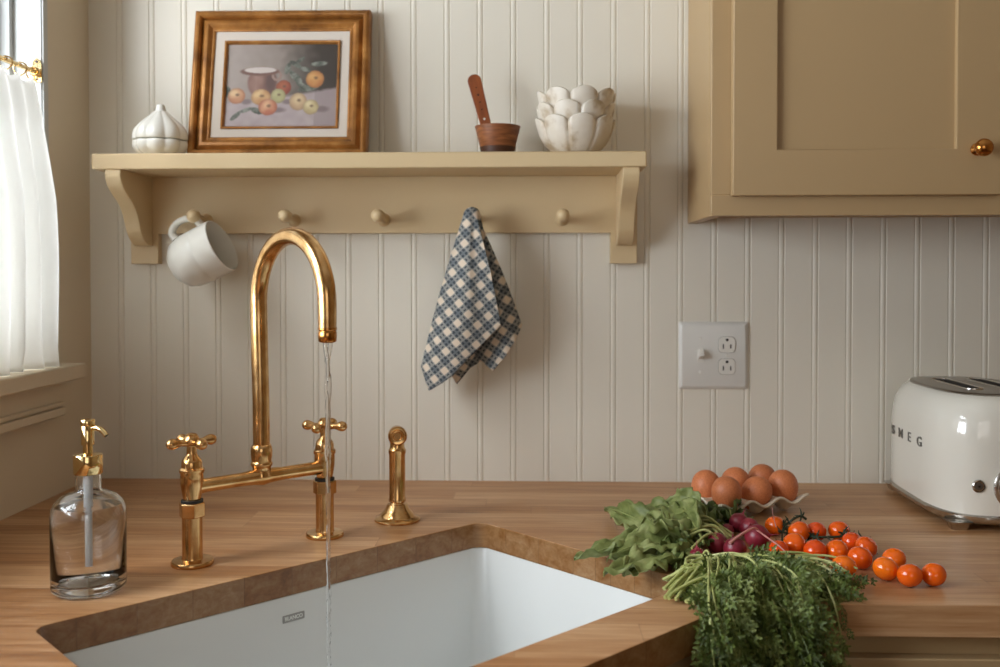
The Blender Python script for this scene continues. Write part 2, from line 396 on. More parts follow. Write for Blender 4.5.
# curtain: pleated cloth
ring_y = [WY0-.020, WY0-.058, WY0-.100, WY0-.146] + [WY0-.146-.046*k for k in range(1, 8)]
ct = thing('cafe_curtain', 'white linen cafe curtain gathered on brass rings over the sill', 'curtain', (XL, WY0-.006, WZ0+.026))
bm = bmesh.new(); nu, nv = 260, 44
ztop, zbot = RZ-.016, WZ0+.0275
grid = []
for j in range(nv):
    v = j/(nv-1); row = []                       # v 0 top, 1 hem
    for i in range(nu):
        u = i/(nu-1)
        y = -.004 - u*.47
        yy = y + .006*sin(3*v + u*40)*v - (.004+.0*v)
        if u < .06: yy += (1-u/.06)*(-.006 + .024*sin(min(1, v*1.5)*pi/2)) * 1.0
        ph = 2*pi*(-y-.014)/.046
        amp = .0055 + .0125*min(1, v*1.6)
        lean = -.006 + .024*min(1, v/.42)**.7 + .002*sin(v*4)
        x = lean + amp*(sin(ph + .5*sin(5*u) + .6*v) * .8 + .25*sin(ph*.53+1.3+1.2*v)*v)
        z = ztop + (zbot-ztop)*v + .006*(1-v)**3*cos(ph)
        if v < .15: x += .0022       # doubled heading of the curtain
        if v > .93: x += (v-.93)/.07*.006*sin(ph*1.3)
        row.append(bm.verts.new((min(x, .040), yy, z-(WZ0+.026))))
    grid.append(row)
for A, B in zip(grid, grid[1:]):
    for i in range(nu-1): bm.faces.new((A[i], A[i+1], B[i+1], B[i]))
obj('cloth', bm, M_curtain, ct, smooth=80, solid=.0009)
for yr in ring_y:
    bm = bmesh.new(); yl = yr-(WY0-.006); zr = RZ-(WZ0+.026)-.0045
    tube(bm, [(-.006+.0105*cos(a), yl+.002*sin(a*2), zr+.0105*sin(a)) for a in [2*pi*k/20 for k in range(21)]], .0012, 8, caps=False); obj('curtain_ring', bm, M_gold, ct)

# ------------------------------------------------------------------ countertop, sink, base cabinets
S0 = Vector((-.079, -.289)); ea = Vector((-cos(pi/4), -sin(pi/4))); eb = Vector((cos(pi/4), -sin(pi/4))); SL, SW = .633, .39
sc = S0 + ea*SL/2 + eb*SW/2
def sk(a, b): p = sc + ea*a + eb*b; return (p.x, p.y)
hole = [sk(x, y) for x, y in rrect(SL/2, SW/2, .018, 6)]
outer = [(XL, 0), (1.75, 0), (1.75, -.636), (.23, -.636), (-.17, -1.036), (-.17, -2.3), (XL, -2.3)]
bm = bmesh.new(); extrude_hole(bm, outer, hole, -.0365, 0)
ct_ = obj('countertop', bm, [M_wood, M_endgrain_shade], bevel=.0022, smooth=30, segs=3)
for p in ct_.data.polygons:      # cut side faces: end grain tone, with shade painted into the darker colour
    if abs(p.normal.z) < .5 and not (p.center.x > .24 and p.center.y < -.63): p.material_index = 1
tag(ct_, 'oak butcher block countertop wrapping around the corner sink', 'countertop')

sk_ = thing('sink', 'white composite undermount sink set diagonally in the wooden corner counter', 'sink', (sc.x, sc.y, -.0365), pi/4)
# local: x along the long side, y across (towards the back wall)
bm = bmesh.new(); loops = []
for hx, hy, r, z in ((.35, .228, .03, 0), (SL/2+.0005, SW/2+.0005, .019, 0), (SL/2-.0005, SW/2-.0005, .02, -.002), (SL/2-.002, SW/2-.002, .024, -.16), (SL/2-.006, SW/2-.006, .03, -.178), (SL/2-.016, SW/2-.016, .03, -.19), (SL/2-.04, SW/2-.04, .03, -.195), (.05, .05, .049, -.199)):
    loops.append([(x, y, z-.0003) for x, y in rrect(hx, hy, r, 6)])
loft(bm, loops, False, False)
bmesh.ops.reverse_faces(bm, faces=bm.faces)
o = obj('basin', bm, M_sink, sk_, smooth=50, solid=.0); 
m = o.modifiers.new('thickness', 'SOLIDIFY'); m.thickness = .008; m.offset = -1
bm = bmesh.new(); lathe(bm, [(.0, -.006), (.03, -.006), (.036, -.001), (.046, 0), (.049, .002), (.051, .001), (.051, -.003)], 36, T(0, 0, -.199)); obj('drain', bm, M_chrome, sk_)
# badge on the back wall of the basin
dr = Vector((-.3058, -.5156)) - sc; lx = -(dr.dot(ea)); bz = -.065+.0365
bm = bmesh.new(); prism(bm, rrect(.0158, .0048, .0012, 3), 0, .0006, T(lx, SW/2-.0010, bz) @ Rx(pi/2)); bd = obj('badge', bm, M_badge, sk_)
def text(body, size, mat_, parent, M, ext=.0003, sx=1, name='lettering', bold=0):
    cu = bpy.data.curves.new(name, 'FONT'); cu.body = body; cu.size = size; cu.extrude = ext; cu.align_x = 'CENTER'; cu.align_y = 'CENTER'; cu.offset = bold
    o = bpy.data.objects.new(name, cu); link(o, parent); cu.materials.append(mat_); dg = bpy.context.evaluated_depsgraph_get(); dg.update(); me = bpy.data.meshes.new_from_object(o.evaluated_get(dg)); me.name = name
    bpy.data.objects.remove(o); o = bpy.data.objects.new(name, me); link(o, parent)
    if not me.materials: me.materials.append(mat_)
    o.matrix_local = M @ Matrix.Diagonal((sx, 1, 1, 1)); return o
text('BLANCO', .0066, M_badgetxt, bd, T(lx, SW/2-.0018, bz) @ Rx(pi/2), sx=.98, bold=.0002)

# base cabinets
def raised_front(bm, x0, x1, z0, z1, y, th=.019):
    box(bm, x0, x1, y-th, y, z0, z1)
cb = thing('base_cabinet', 'tan painted base cabinet with drawer front under right counter', 'cabinet', (.24, -.61, ZF))
bm = bmesh.new(); box(bm, 0, 1.5, 0, .6, .1, .8725); box(bm, 0, 1.5, .06, .6, 0, .1); obj('body', bm, M_tan, cb, bevel=.001)
for x0, x1 in ((.06, .76), (.80, 1.46)):
    bm = bmesh.new(); box(bm, x0, x1, -.018, 0, .70, .846); d = obj('drawer', bm, M_tan, cb, bevel=.0015)
    bm = bmesh.new(); lathe(bm, [(.007, 0), (.005, .008), (.012, .016), (.013, .022), (.008, .027), (0, .028)], 20, T((x0+x1)/2, -.018, .77) @ Rx(pi/2)); obj('knob', bm, M_knob, d)
    bm = bmesh.new(); extrude_hole(bm, [(x0, .13), (x1, .13), (x1, .68), (x0, .68)], [(x0+.06, .19), (x1-.06, .19), (x1-.06, .62), (x0+.06, .62)], 0, .018)
    box(bm, x0+.055, x1-.055, .185, .625, .002, .010)
    bmesh.ops.transform(bm, matrix=Rx(pi/2), verts=bm.verts); d = obj('door', bm, M_tan, cb, bevel=.001)
    bm = bmesh.new(); lathe(bm, [(.007, 0), (.005, .008), (.012, .016), (.013, .022), (.008, .027), (0, .028)], 20, T(x0+.03, -.018, .62) @ Rx(pi/2)); obj('knob', bm, M_knob, d)
cc = thing('corner_base_cabinet', 'tan painted diagonal cabinet beneath the corner sink', 'cabinet', (.215, -.623, ZF), pi/4)
bm = bmesh.new(); box(bm, -.55, -.0, .0, .02, .1, .8725); box(bm, -.55, 0, .06, .08, 0, .1); obj('body', bm, M_tan, cc, bevel=.001)
for x0, x1 in ((-.53, -.28), (-.27, -.02)):
    bm = bmesh.new(); extrude_hole(bm, [(x0, .13), (x1, .13), (x1, .82), (x0, .82)], [(x0+.05, .18), (x1-.05, .18), (x1-.05, .77), (x0+.05, .77)], 0, .018)
    box(bm, x0+.045, x1-.045, .175, .775, .002, .010)
    bmesh.ops.transform(bm, matrix=Rx(pi/2), verts=bm.verts); obj('door', bm, M_tan, cc, bevel=.001)
cl = thing('side_base_cabinet', 'tan painted base cabinet under the left counter', 'cabinet', (-.19, -1.06, ZF))
bm = bmesh.new(); box(bm, -.61, 0, -1.2, 0, .1, .8725); box(bm, -.61, -.06, -1.2, 0, 0, .1); obj('body', bm, M_tan, cl, bevel=.001)

# ------------------------------------------------------------------ upper cabinet
X0, CZ = .2755, .4625
uc = thing('wall_cabinet', 'tan painted shaker wall cabinet with brass knob at upper right', 'cabinet', (X0, 0, CZ))
H = ZC - CZ - .12; W = 1.28
bm = bmesh.new()
box(bm, 0, .018, -.206, 0, 0, H); box(bm, W-.018, W, -.206, 0, 0, H); box(bm, .018, W-.018, -.206, 0, H-.018, H); box(bm, .018, W-.018, -.012, 0, .01, H-.018)
box(bm, 0, W, -.225, -.206, 0, .032-.0); box(bm, 0, .04, -.225, -.206, .032, H); box(bm, W-.04, W, -.225, -.206, .032, H); box(bm, .04, W-.04, -.225, -.206, H-.04, H); box(bm, .44, .50, -.225, -.206, .032, H-.04)
obj('body', bm, M_tan, uc, bevel=.0012)
bm = bmesh.new(); box(bm, .018, W-.018, -.206, -.012, .012, .028); obj('bottom_panel', bm, M_tan_dark, uc)
def shaker(x0, x1, z0, z1, st, kx):
    bm = bmesh.new()
    extrude_hole(bm, [(x0, z0), (x1, z0), (x1, z1), (x0, z1)], [(x0+st, z0+st+.003), (x1-st, z0+st+.003), (x1-st, z1-st), (x0+st, z1-st)], .226, .246)
    bmesh.ops.transform(bm, matrix=Rx(pi/2), verts=bm.verts)
    d = obj('door', bm, M_tan, uc, bevel=.0012)
    bm = bmesh.new(); box(bm, x0+st-.008, x1-st+.008, -.237, -.229, z0+st-.005, z1-st+.008); obj('door_panel', bm, M_tan, d)
    if kx:
        bm = bmesh.new(); lathe(bm, [(.0095, 0), (.0095, .002), (.005, .005), (.0045, .011), (.009, .015), (.0125, .020), (.0135, .025), (.0115, .030), (.006, .033), (0, .034)], 24, T(kx, -.246, .0975) @ Rx(pi/2)); obj('knob', bm, M_knob, d)
shaker(.0295, .431, .0295, H-.02, .0665, .394)
shaker(.509, .91, .0295, H-.02, .0665, .0+.546)

# ------------------------------------------------------------------ shelf with pegs
SZ = .5725
sh = thing('wall_shelf', 'tan wooden wall shelf with peg rail on cream beadboard', 'shelf', (-.273, 0, SZ))
bm = bmesh.new(); box(bm, -.4575, .4575, -.155, -.001, -.026, 0); obj('shelf_board', bm, M_shelf, sh, bevel=.002)
bm = bmesh.new()
poly = [(-.450, -.181), (-.400, -.181), (-.400, -.1265), (.410, -.1265), (.410, -.181), (.457, -.181), (.457, -.026), (-.450, -.026)]
prism(bm, poly, .001, .019, Rx(pi/2)); obj('back_rail', bm, M_shelf, sh, bevel=.001)
S_ = [(-.019, -.026), (-.152, -.026), (-.1535, -.036), (-.148, -.048), (-.138, -.058), (-.120, -.069), (-.102, -.080), (-.088, -.094), (-.078, -.110), (-.070, -.126), (-.058, -.138), (-.044, -.146), (-.034, -.149), (-.019, -.149)]
sp = [tuple(p) for p in spline([Vector((a, b, 0)) for a, b in S_[1:-1]], 36)]
prf = [(S_[0])] + [(p[0], p[1]) for p in sp] + [S_[-1]]
for x0, x1 in ((-.436, -.4095), (.4195, .4465)):
    bm = bmesh.new()
    A = [bm.verts.new((x0, y, z)) for y, z in prf]; B = [bm.verts.new((x1, y, z)) for y, z in prf]; n = len(prf)
    for k in range(n): bm.faces.new((A[k], A[(k+1) % n], B[(k+1) % n], B[k]))
    bm.faces.new(A[::-1]); bm.faces.new(B); obj('bracket', bm, M_shelf, sh, bevel=.0012)
PEG = [-.5846, -.4258, -.2652, -.1039, .0512]
PZ = .4722
pegp = [(.0115, 0), (.0115, .002), (.0085, .006), (.0062, .015), (.0058, .030), (.0062, .046), (.0078, .054), (.0105, .060), (.0115, .066), (.0108, .072), (.0080, .077), (.0040, .0795), (0, .080)]
for x in PEG:
    bm = bmesh.new(); lathe(bm, pegp, 24, T(x+.273, -.019, PZ-SZ-.003) @ Rx(pi/2-R(3))); obj('peg', bm, M_shelf, sh)

# ------------------------------------------------------------------ outlet plate
ox, oz = .3213, .2277
op = thing('outlet_plate', 'pale grey two-gang plate with toggle switch and duplex outlet', 'switch plate', (ox, -.0005, oz))
bm = bmesh.new(); loops = []
for hx, hz, y in ((.0612, .0597, 0), (.0612, .0597, -.0018), (.0568, .0553, -.0060), (.0550, .0535, -.0066)):
    loops.append([(x, y, z) for x, z in rrect(hx, hz, .003, 3)])
loft(bm, loops); obj('plate', bm, M_plate, op, smooth=25)
bm = bmesh.new(); box(bm, -.0287, -.0179, -.0076, -.006, -.0125, .0125); sw = obj('switch_surround', bm, M_recept, op, bevel=.0004)
bm = bmesh.new(); box(bm, -.0042, .0042, -.015, 0, -.0070, .0070, T(-.0233, -.006, .0005) @ Rx(R(-24))); obj('toggle', bm, M_recept, op, bevel=.001)
for dz in (.0195, -.0195):
    bm = bmesh.new(); pts = []
    for k in range(40):
        a = 2*pi*k/40; pts.append((max(-.0172, min(.0172, .0195*cos(a))), max(-.0142, min(.0142, .0172*sin(a)))))
    prism(bm, [(p[0]*.90, p[1]*1.02) for p in pts], .006, .0068, T(.0232, 0, dz) @ Rx(pi/2)); obj('receptacle_gap', bm, M_gap, op); bm = bmesh.new()
    prism(bm, [(p[0]*.86, p[1]*.98) for p in pts], .006, .0082, T(.0232, 0, dz) @ Rx(pi/2)); rc = obj('receptacle', bm, M_recept, op, bevel=.0005)
    for dx, hh in ((-.0065, .0042), (.0065, .0036)):
        bm = bmesh.new(); box(bm, .0232+dx-.0011, .0232+dx+.0011, -.0084, -.0078, dz-.003-hh, dz-.003+hh); obj('slot', bm, M_dark, rc)
    bm = bmesh.new(); lathe(bm, [(0, -.0003), (.0026, -.0003), (.0026, .0003), (0, .0003)], 16, T(.0232, -.0081, dz+.0085) @ Rx(pi/2)); obj('ground_hole', bm, M_dark, rc)
for sx_, sz in ((-.0233, .030), (-.0233, -.030), (.0232, 0)):
    bm = bmesh.new(); lathe(bm, [(.0030, 0), (.0026, .0012), (0, .0016)], 14, T(sx_, -.0064, sz) @ Rx(pi/2)); obj('screw', bm, M_recept, op)

# ------------------------------------------------------------------ framed still life, leaning on the wall
FW, FH = .313, .270
fr = bpy.data.objects.new('picture_frame', None); link(fr)
tag(fr, 'gilded wooden frame holding a still life of fruit and pot, leaning on shelf', 'picture frame')
fr.location = (-.443, -.0585, SZ+.0005); fr.rotation_euler = (R(-11), 0, R(.8))
def moulding(parent, name, W0, H0, prof, m):
    """profile: list of (inset, y) run round the rectangle, mitred."""
    bm = bmesh.new(); loops = []
    for ins, y in prof:
        x0, x1, z0, z1 = -W0/2+ins, W0/2-ins, ins, H0-ins
        loops.append([(x0, y, z0), (x1, y, z0), (x1, y, z1), (x0, y, z1)])
    loops.append(loops[0]); R_ = [[bm.verts.new(p) for p in L_] for L_ in loops[:-1]]; R_.append(R_[0])
    for A, B in zip(R_, R_[1:]):
        for i in range(4): bm.faces.new((A[i], A[(i+1) % 4], B[(i+1) % 4], B[i]))
    return obj(name, bm, m, parent, smooth=30, bevel=.0006)
moulding(fr, 'frame_moulding', FW, FH, [(0, 0), (0, -.016), (.002, -.021), (.006, -.0235), (.010, -.0225), (.0125, -.019), (.0135, -.0145), (.0135, 0)], M_frame)
moulding(fr, 'inner_moulding', FW, FH, [(.0135, -.002), (.0135, -.0125), (.0165, -.0150), (.0205, -.0188), (.0255, -.0192), (.029, -.016), (.0315, -.0125), (.034, -.0135), (.0370, -.0120), (.0370, -.002)], M_frame)
moulding(fr, 'linen_liner', FW, FH, [(.0370, -.001), (.0370, -.0105), (.0535, -.0078), (.0535, -.001)], M_linen)
moulding(fr, 'gilt_fillet', FW, FH, [(.0535, -.001), (.0535, -.0110), (.0565, -.0105), (.0590, -.0060), (.0590, -.001)], M_frame)
# painted canvas: a generic still life, colours as point attributes on a fine sheet
import colorsys
def mixc(a, b, t): t = max(0, min(1, t)); return tuple(a[k]*(1-t)+b[k]*t for k in range(3))
def ell(u, v, cu, cv, ru, rv, rot=0):
    du, dv = (u-cu)*1.36, v-cv; c, s = cos(rot), sin(rot); a = (du*c+dv*s)/(ru*1.36); b = (-du*s+dv*c)/rv; return sqrt(a*a+b*b)
def soft(d, w=.08): return max(0, min(1, (1+w-d)/(2*w)))
APP = [(.80, .43, .082, .105, (176, 112, 62), (206, 158, 96), .0), (.52, .53, .068, .09, (132, 62, 48), (168, 98, 66), .3), (.475, .63, .066, .088, (150, 146, 100), (184, 180, 134), .0),
       (.10, .63, .078, .095, (176, 118, 84), (210, 176, 132), .0), (.32, .645, .088, .098, (180, 132, 84), (214, 184, 134), .0), (.655, .70, .078, .105, (176, 146, 112), (208, 186, 144), .0),
       (.77, .765, .070, .09, (172, 154, 110), (210, 196, 152), 0), (.386, .765, .084, .098, (172, 98, 72), (212, 168, 128), .0)]
LV = [(.83, .245, .075, .030, -.1), (.62, .25, .06, .028, .5), (.55, .30, .025, .075, .3), (.66, .20, .05, .022, -.6), (.64, .42, .03, .08, -.7), (.74, .54, .09, .038, -.15), (.60, .38, .05, .030, 1.0), (.71, .31, .05, .03, .2), (.10, .87, .06, .028, -.7), (.19, .80, .06, .024, -.3), (.29, .81, .055, .035, .3), (.015, .58, .03, .07, 0), (.68, .5, .05, .03, .5)]
def paint(u, v):
    nz = noise.noise(Vector((u*14, v*11, 0))); n2 = noise.noise(Vector((u*60, v*50, 3)))
    u += .004*n2; v += .005*noise.noise(Vector((u*50, v*50, 9)))
    c = mixc((158, 147, 140), (124, 114, 106), u*1.3 + .15*nz)
    c = mixc(c, (52, 47, 42), max(0, (u-.48)/.36 + .18*nz))
    tl = .76 - .24*u if u > .5 else .70-.12*u
    c = mixc(c, (172, 160, 160) if u < .8 else (150, 138, 138), (v - tl)/.03)
    if v > tl: c = mixc(c, (150, 136, 140), .3+.5*nz)
    # pot
    d = ell(u, v, .325, .47, .13, .19); c = mixc(c, mixc((112, 78, 70), (166, 136, 122), (1.0-abs(u-.27)*9)*.6+.2*nz), soft(d))
    if v > .36: d = ell(u, v, .40, .46, .05, .14); c = mixc(c, (70, 58, 56), soft(d, .5)*.6)
    d = ell(u, v, .455, .385, .042, .06); c = mixc(c, (142, 118, 108), soft(abs(d-.85)/.25+.0, .3))
    d = ell(u, v, .30, .335, .175, .052); c = mixc(c, (104, 76, 68), soft(d)); d = ell(u, v, .305, .318, .145, .036); c = mixc(c, (196, 186, 180), soft(d))
    for q in (.095, .36, .52, .70, .81): # soft painted ground tones under the fruit
        pass
    for cu, cv, ru, rv in ((.19, .70, .05, .03), (.47, .80, .07, .03), (.87, .79, .06, .035), (.56, .70, .05, .03)):
        c = mixc(c, (108, 94, 96), soft(ell(u, v, cu, cv, ru, rv), .4)*.8)
    for cu, cv, ru, rv, rot in LV:
        d = ell(u, v, cu, cv, ru, rv, rot); c = mixc(c, mixc((62, 68, 60), (128, 134, 124), .45+1.2*nz+.4*n2), soft(d, .15))
    for cu, cv, ru, rv, a, b, k in APP:
        d = ell(u, v, cu, cv, ru, rv)
        hl = ell(u, v, cu-.25*ru, cv-.3*rv, ru*1.1, rv*1.1)
        col = mixc(b, a, hl*.9 + .5*nz); col = mixc(col, mixc(a, (60, 40, 40), .5), (d-.7)*1.2)
        c = mixc(c, col, soft(d, .07)); c = mixc(c, (92, 70, 54), soft(ell(u, v, cu+.1*ru, cv-.15*rv, ru*.2, rv*.16), .6)*.8)
    return mixc(c, (168, 150, 142), .12)
nu, nv = 200, 150
PW, PH = FW-.118+.002, FH-.118+.002
me = bpy.data.meshes.new('painting'); vs = []; fs = []
for j in range(nv):
    for i in range(nu): vs.append((-PW/2+PW*i/(nu-1), -.005, .058+PH*(1-j/(nv-1))))
for j in range(nv-1):
    for i in range(nu-1): a = j*nu+i; fs.append((a, a+nu, a+nu+1, a+1))
me.from_pydata(vs, [], fs); ca = me.color_attributes.new('paint', 'FLOAT_COLOR', 'POINT')
buf = []
for j in range(nv):
    for i in range(nu): buf += list(srgb(*[max(0, min(255, q)) for q in paint(i/(nu-1), j/(nv-1))]))
ca.data.foreach_set('color', buf)
M_paint = mat('oil_paint', rough=.5); n = N(M_paint); at_ = n.new('ShaderNodeAttribute'); at_.attribute_name = 'paint'; n.l(at_.outputs['Color'], n.b.inputs['Base Color']); n.noise_bump(500, .2, .0003)
me.materials.append(M_paint); link(bpy.data.objects.new('painting', me), fr)
bm = bmesh.new(); box(bm, -FW/2+.012, FW/2-.012, -.0035, -.0005, .012, FH-.012); obj('backing_board', bm, M_framedark, fr)

# ------------------------------------------------------------------ garlic keeper
gk = thing('garlic_keeper', 'white ceramic garlic-shaped jar with ribbed lid at left shelf end', 'jar', (-.641, -.085, SZ))
def bulb(bm, prof, seg=96, lobes=9, depth=.06):
    for k in range(1): lathe(bm, prof, seg, None, lobes, depth)
bm = bmesh.new()
lathe(bm, [(0, .002), (.024, .0005), (.030, .003), (.040, .010), (.0455, .018), (.0462, .025), (.0455, .0288), (.0445, .0292), (.041, .027), (0, .024)], 108, None, 9, .10)
obj('jar_body', bm, M_ceramic, gk, smooth=60)
bm = bmesh.new()
lathe(bm, [(0, .0310), (.041, .0305), (.0460, .0312), (.0468, .0330), (.0466, .040), (.0436, .049), (.0364, .058), (.0270, .066), (.0180, .0735), (.0112, .0805)], 108, None, 9, .10)
v0 = lathe(bm, [(.0094, .0808), (.0080, .086), (.0074, .089), (.0066, .0915), (.0045, .0928), (0, .0930)], 24, None)
obj('lid', bm, M_ceramic, gk, smooth=60)

# ------------------------------------------------------------------ wooden cup and handle
cu_ = thing('wooden_cup', 'small flared walnut wood cup standing on the shelf', 'cup', (-.0600, -.085, SZ))
bm = bmesh.new(); lathe(bm, [(0, 0), (.0250, 0), (.0262, .0012), (.0385, .0495), (.0390, .0510), (.0370, .0515), (.0350, .0480), (.0240, .006), (0, .005)], 48); obj('cup_body', bm, M_browncup, cu_)
bm = bmesh.new(); lathe(bm, [(.0262, .0004), (.0300, .0155), (.0305, .0157), (.0268, .0002)], 48); obj('dark_foot_band', bm, M_framedark, cu_)
hd = bpy.data.objects.new('wooden_stick', None); link(hd); tag(hd, 'flat reddish-brown wooden stick with small holes leaning in the cup', 'wooden stick')
hd.location = (-.069, -.083, SZ+.011); hd.rotation_euler = (R(-6), R(-14), R(6))
bm = bmesh.new(); hl = .136
op_ = [(-.0075, 0), (.0075, 0)] + [(.0115 - .0115*(1-cos(a)) if False else .0118*cos(a), hl-.0115+.0115*sin(a)) for a in [pi*k/14 for k in range(15)]]
prism(bm, op_, -.0022, .0022, Rx(pi/2)); o = obj('handle_blade', bm, M_handle, hd, bevel=.0009)
for zz, mm, rr in ((.112, M_dark, .0010), (.099, M_dark, .0017), (.086, M_dark, .0012), (.073, M_dark, .0012), (.056, M_recept, .0020)):  # the lowest, pale disc paints light showing through its hole
    bm = bmesh.new(); lathe(bm, [(0, -.0001), (rr, -.0001), (rr, .0002), (0, .0002)], 12, T(0, -.0022, zz) @ Rx(pi/2)); obj('hole', bm, mm, o)

# ------------------------------------------------------------------ stacked scalloped bowls
def scallop(name, label, z, r, h, lobes, rot, dx=0, foot=.5):
    bm = bmesh.new(); seg = lobes*14; rings = []
    prof = [(0, .004), (foot*.75, .0), (foot, .002), (foot*1.18, .10), (.80, .32), (.93, .58), (1.0, .82), (1.035, 1.0), (1.00, 1.02), (.95, .85), (.86, .58), (.70, .34), (.42, .17), (0, .13)]
    for q, (rr, zz) in enumerate(prof):
        if rr == 0: rings.append([bm.verts.new((0, 0, zz*h))]); continue
        ring = []
        for i in range(seg):
            a = 2*pi*i/seg; c = abs(cos(lobes*a/2)); k = min(1, max(0, (zz-.02)/.3)) if rr > foot else .0
            lob = 1 - .12*k*(1-c**.45)
            zt = zz*h - (k*h*.19*(1-c**.62) if zz > .55 else (k*h*.06*(1-c)))
            ring.append(bm.verts.new((rr*r*lob*cos(a+rot), rr*r*lob*sin(a+rot), max(0, zt))))
        rings.append(ring)
    for A, B in zip(rings, rings[1:]):
        for i in range(seg):
            j = (i+1) % seg
            if len(A) == 1: bm.faces.new((A[0], B[i], B[j]))
            elif len(B) == 1: bm.faces.new((A[i], B[0], A[j]))
            else: bm.faces.new((A[i], B[i], B[j], A[j]))
    o = obj(name, bm, M_bowl, smooth=60, loc=(.072+dx, -.085, SZ+z))
    tag(o, label, 'bowl', 'scalloped bowls stacked on the shelf')
scallop('scalloped_bowl', 'cream scalloped petal bowl, lowest of the stack on the shelf', 0, .0665, .062, 8, .15)
scallop('scalloped_bowl', 'cream scalloped petal bowl, middle one of the shelf stack', .019, .0655, .066, 8, .50)
scallop('scalloped_bowl', 'cream scalloped petal bowl, topmost of the shelf stack', .041, .0655, .066, 8, .18, .002)

# ------------------------------------------------------------------ hanging mug
mg = bpy.data.objects.new('hanging_mug', None); link(mg)
tag(mg, 'white glazed mug hanging sideways by its handle from leftmost peg', 'mug')
ax = Vector((.876, -.10, .42)).normalized()          # base -> rim
upv = Vector((-.48, .02, .876)); hv = (upv - ax*upv.dot(ax)).normalized(); sv = ax.cross(hv)
bx_, bz_ = at(175, 268, -.085)
mg.matrix_world = Matrix(((hv.x, sv.x, ax.x, bx_), (hv.y, sv.y, ax.y, -.085+.012), (hv.z, sv.z, ax.z, bz_), (0, 0, 0, 1)))
bm = bmesh.new(); s_ = 1.0
lathe(bm, [(0, .002), (.027, .001), (.029, 0), (.031, .002), (.040, .010), (.0455, .022), (.0475, .038), (.0478, .054), (.0470, .056), (.0478, .058), (.0480, .086), (.0478, .0905), (.0462, .0915), (.0448, .089), (.0446, .040), (.042, .022), (.034, .010), (0, .007)], 64); obj('mug_body', bm, M_mug, mg, smooth=50)
bm = bmesh.new(); hp = spline([(.0455, 0, .020), (.058, 0, .018), (.068, 0, .026), (.0725, 0, .040), (.070, 0, .056), (.061, 0, .068), (.0465, 0, .072)], 26)
hp = [Vector((p.x*.93+.003, p.y, p.z)) for p in hp]; tube(bm, hp, [.0058 + .0015*abs(2*k/25-1)**3 for k in range(26)], 14, sy=1.35); obj('handle', bm, M_mug, mg, smooth=60)

# ------------------------------------------------------------------ tea towel
def towel():
    # guides: pixel hem point, depth at hem, bulge ; order runs around the cloth
    top = Vector((at(471.5, 206, -.082)[0], -.082, at(471.5, 206, -.082)[1]))
    G = [((436, 372), -.030, -.004), ((421, 366), -.048, -.006), ((429, 391), -.072, -.014), ((441, 384), -.084, -.018), ((452, 376), -.090, -.022), ((475, 352), -.098, -.026), ((501, 325), -.108, -.020), ((492, 336), -.082, -.000), ((476, 357), -.050, .010), ((493, 371), -.068, .004), ((506, 356), -.078, -.004), ((515, 341), -.074, -.006), ((522, 325), -.052, -.004), ((500, 350), -.026, .008), ((470, 368), -.022, .008), ((457, 384), -.034, .008), ((446, 366), -.022, .008)]
    H_ = []
    for (px, py), y, bl in G:
        x, z = at(px, py, y); H_.append((Vector((x, y, z)), bl, Vector((px, py, 0))))
    ng = len(H_); nu = 200; nv = 90
    bm = bmesh.new(); uv = bm.loops.layers.uv.new('UVMap'); rows = []; U = {}
    # piecewise-linear (slightly rounded) hem so that cloth corners stay crisp
    lens = [0]
    for k in range(1, ng): lens.append(lens[-1] + (H_[k][0]-H_[k-1][0]).length)
    for j in range(nv):
        t = j/(nv-1); row = []
        for i in range(nu):
            s = lens[-1]*i/(nu-1); k = 0
            while k < ng-2 and lens[k+1] < s: k += 1
            f = (s-lens[k])/(lens[k+1]-lens[k]); fs_ = f
            P = H_[k][0].lerp(H_[k+1][0], f); bl = H_[k][1]*(1-f)+H_[k+1][1]*f
            a = 2*pi*i/(nu-1)
            # the cloth drapes over the peg knob like a hood, then falls to the hem
            Kc = Vector((-.1039, -.0865, .4722)); t0 = .07; az = pi*.92 + a
            ph = min(1, t/t0)*R(86); cap = Kc + Vector((sin(ph)*cos(az)*.0142, sin(ph)*sin(az)*.0142, cos(ph)*.0142))
            tt = max(0, (t-t0)/(1-t0)); p = cap.lerp(P, tt)
            p = p + Vector((0, bl*sin(pi*tt)*.9 + .0032*sin(a*7)*sin(pi*tt)**.7*(1-tt*.4), 0))
            # edges bow outwards
            p.x += (-.003 if i < nu*.35 else .004)*sin(pi*tt)
            v = bm.verts.new(p); row.append(v)
            # cloth coordinates: bias-hung, threads run parallel to the lower hem of each panel
            X, Z_ = p.x, p.z; ang = R(40) if (lens[-1]*i/(nu-1)) < lens[7] else R(57)
            if (lens[-1]*i/(nu-1)) >= lens[7]: X += .01; 
            U[v] = ((X*cos(ang)+Z_*sin(ang)), (-X*sin(ang)+Z_*cos(ang)))
        rows.append(row)
    for A, B in zip(rows, rows[1:]):
        for i in range(nu-1):
            f = bm.faces.new((A[i], A[i+1], B[i+1], B[i]))
            for l in f.loops: l[uv].uv = U[l.vert]
    return bm
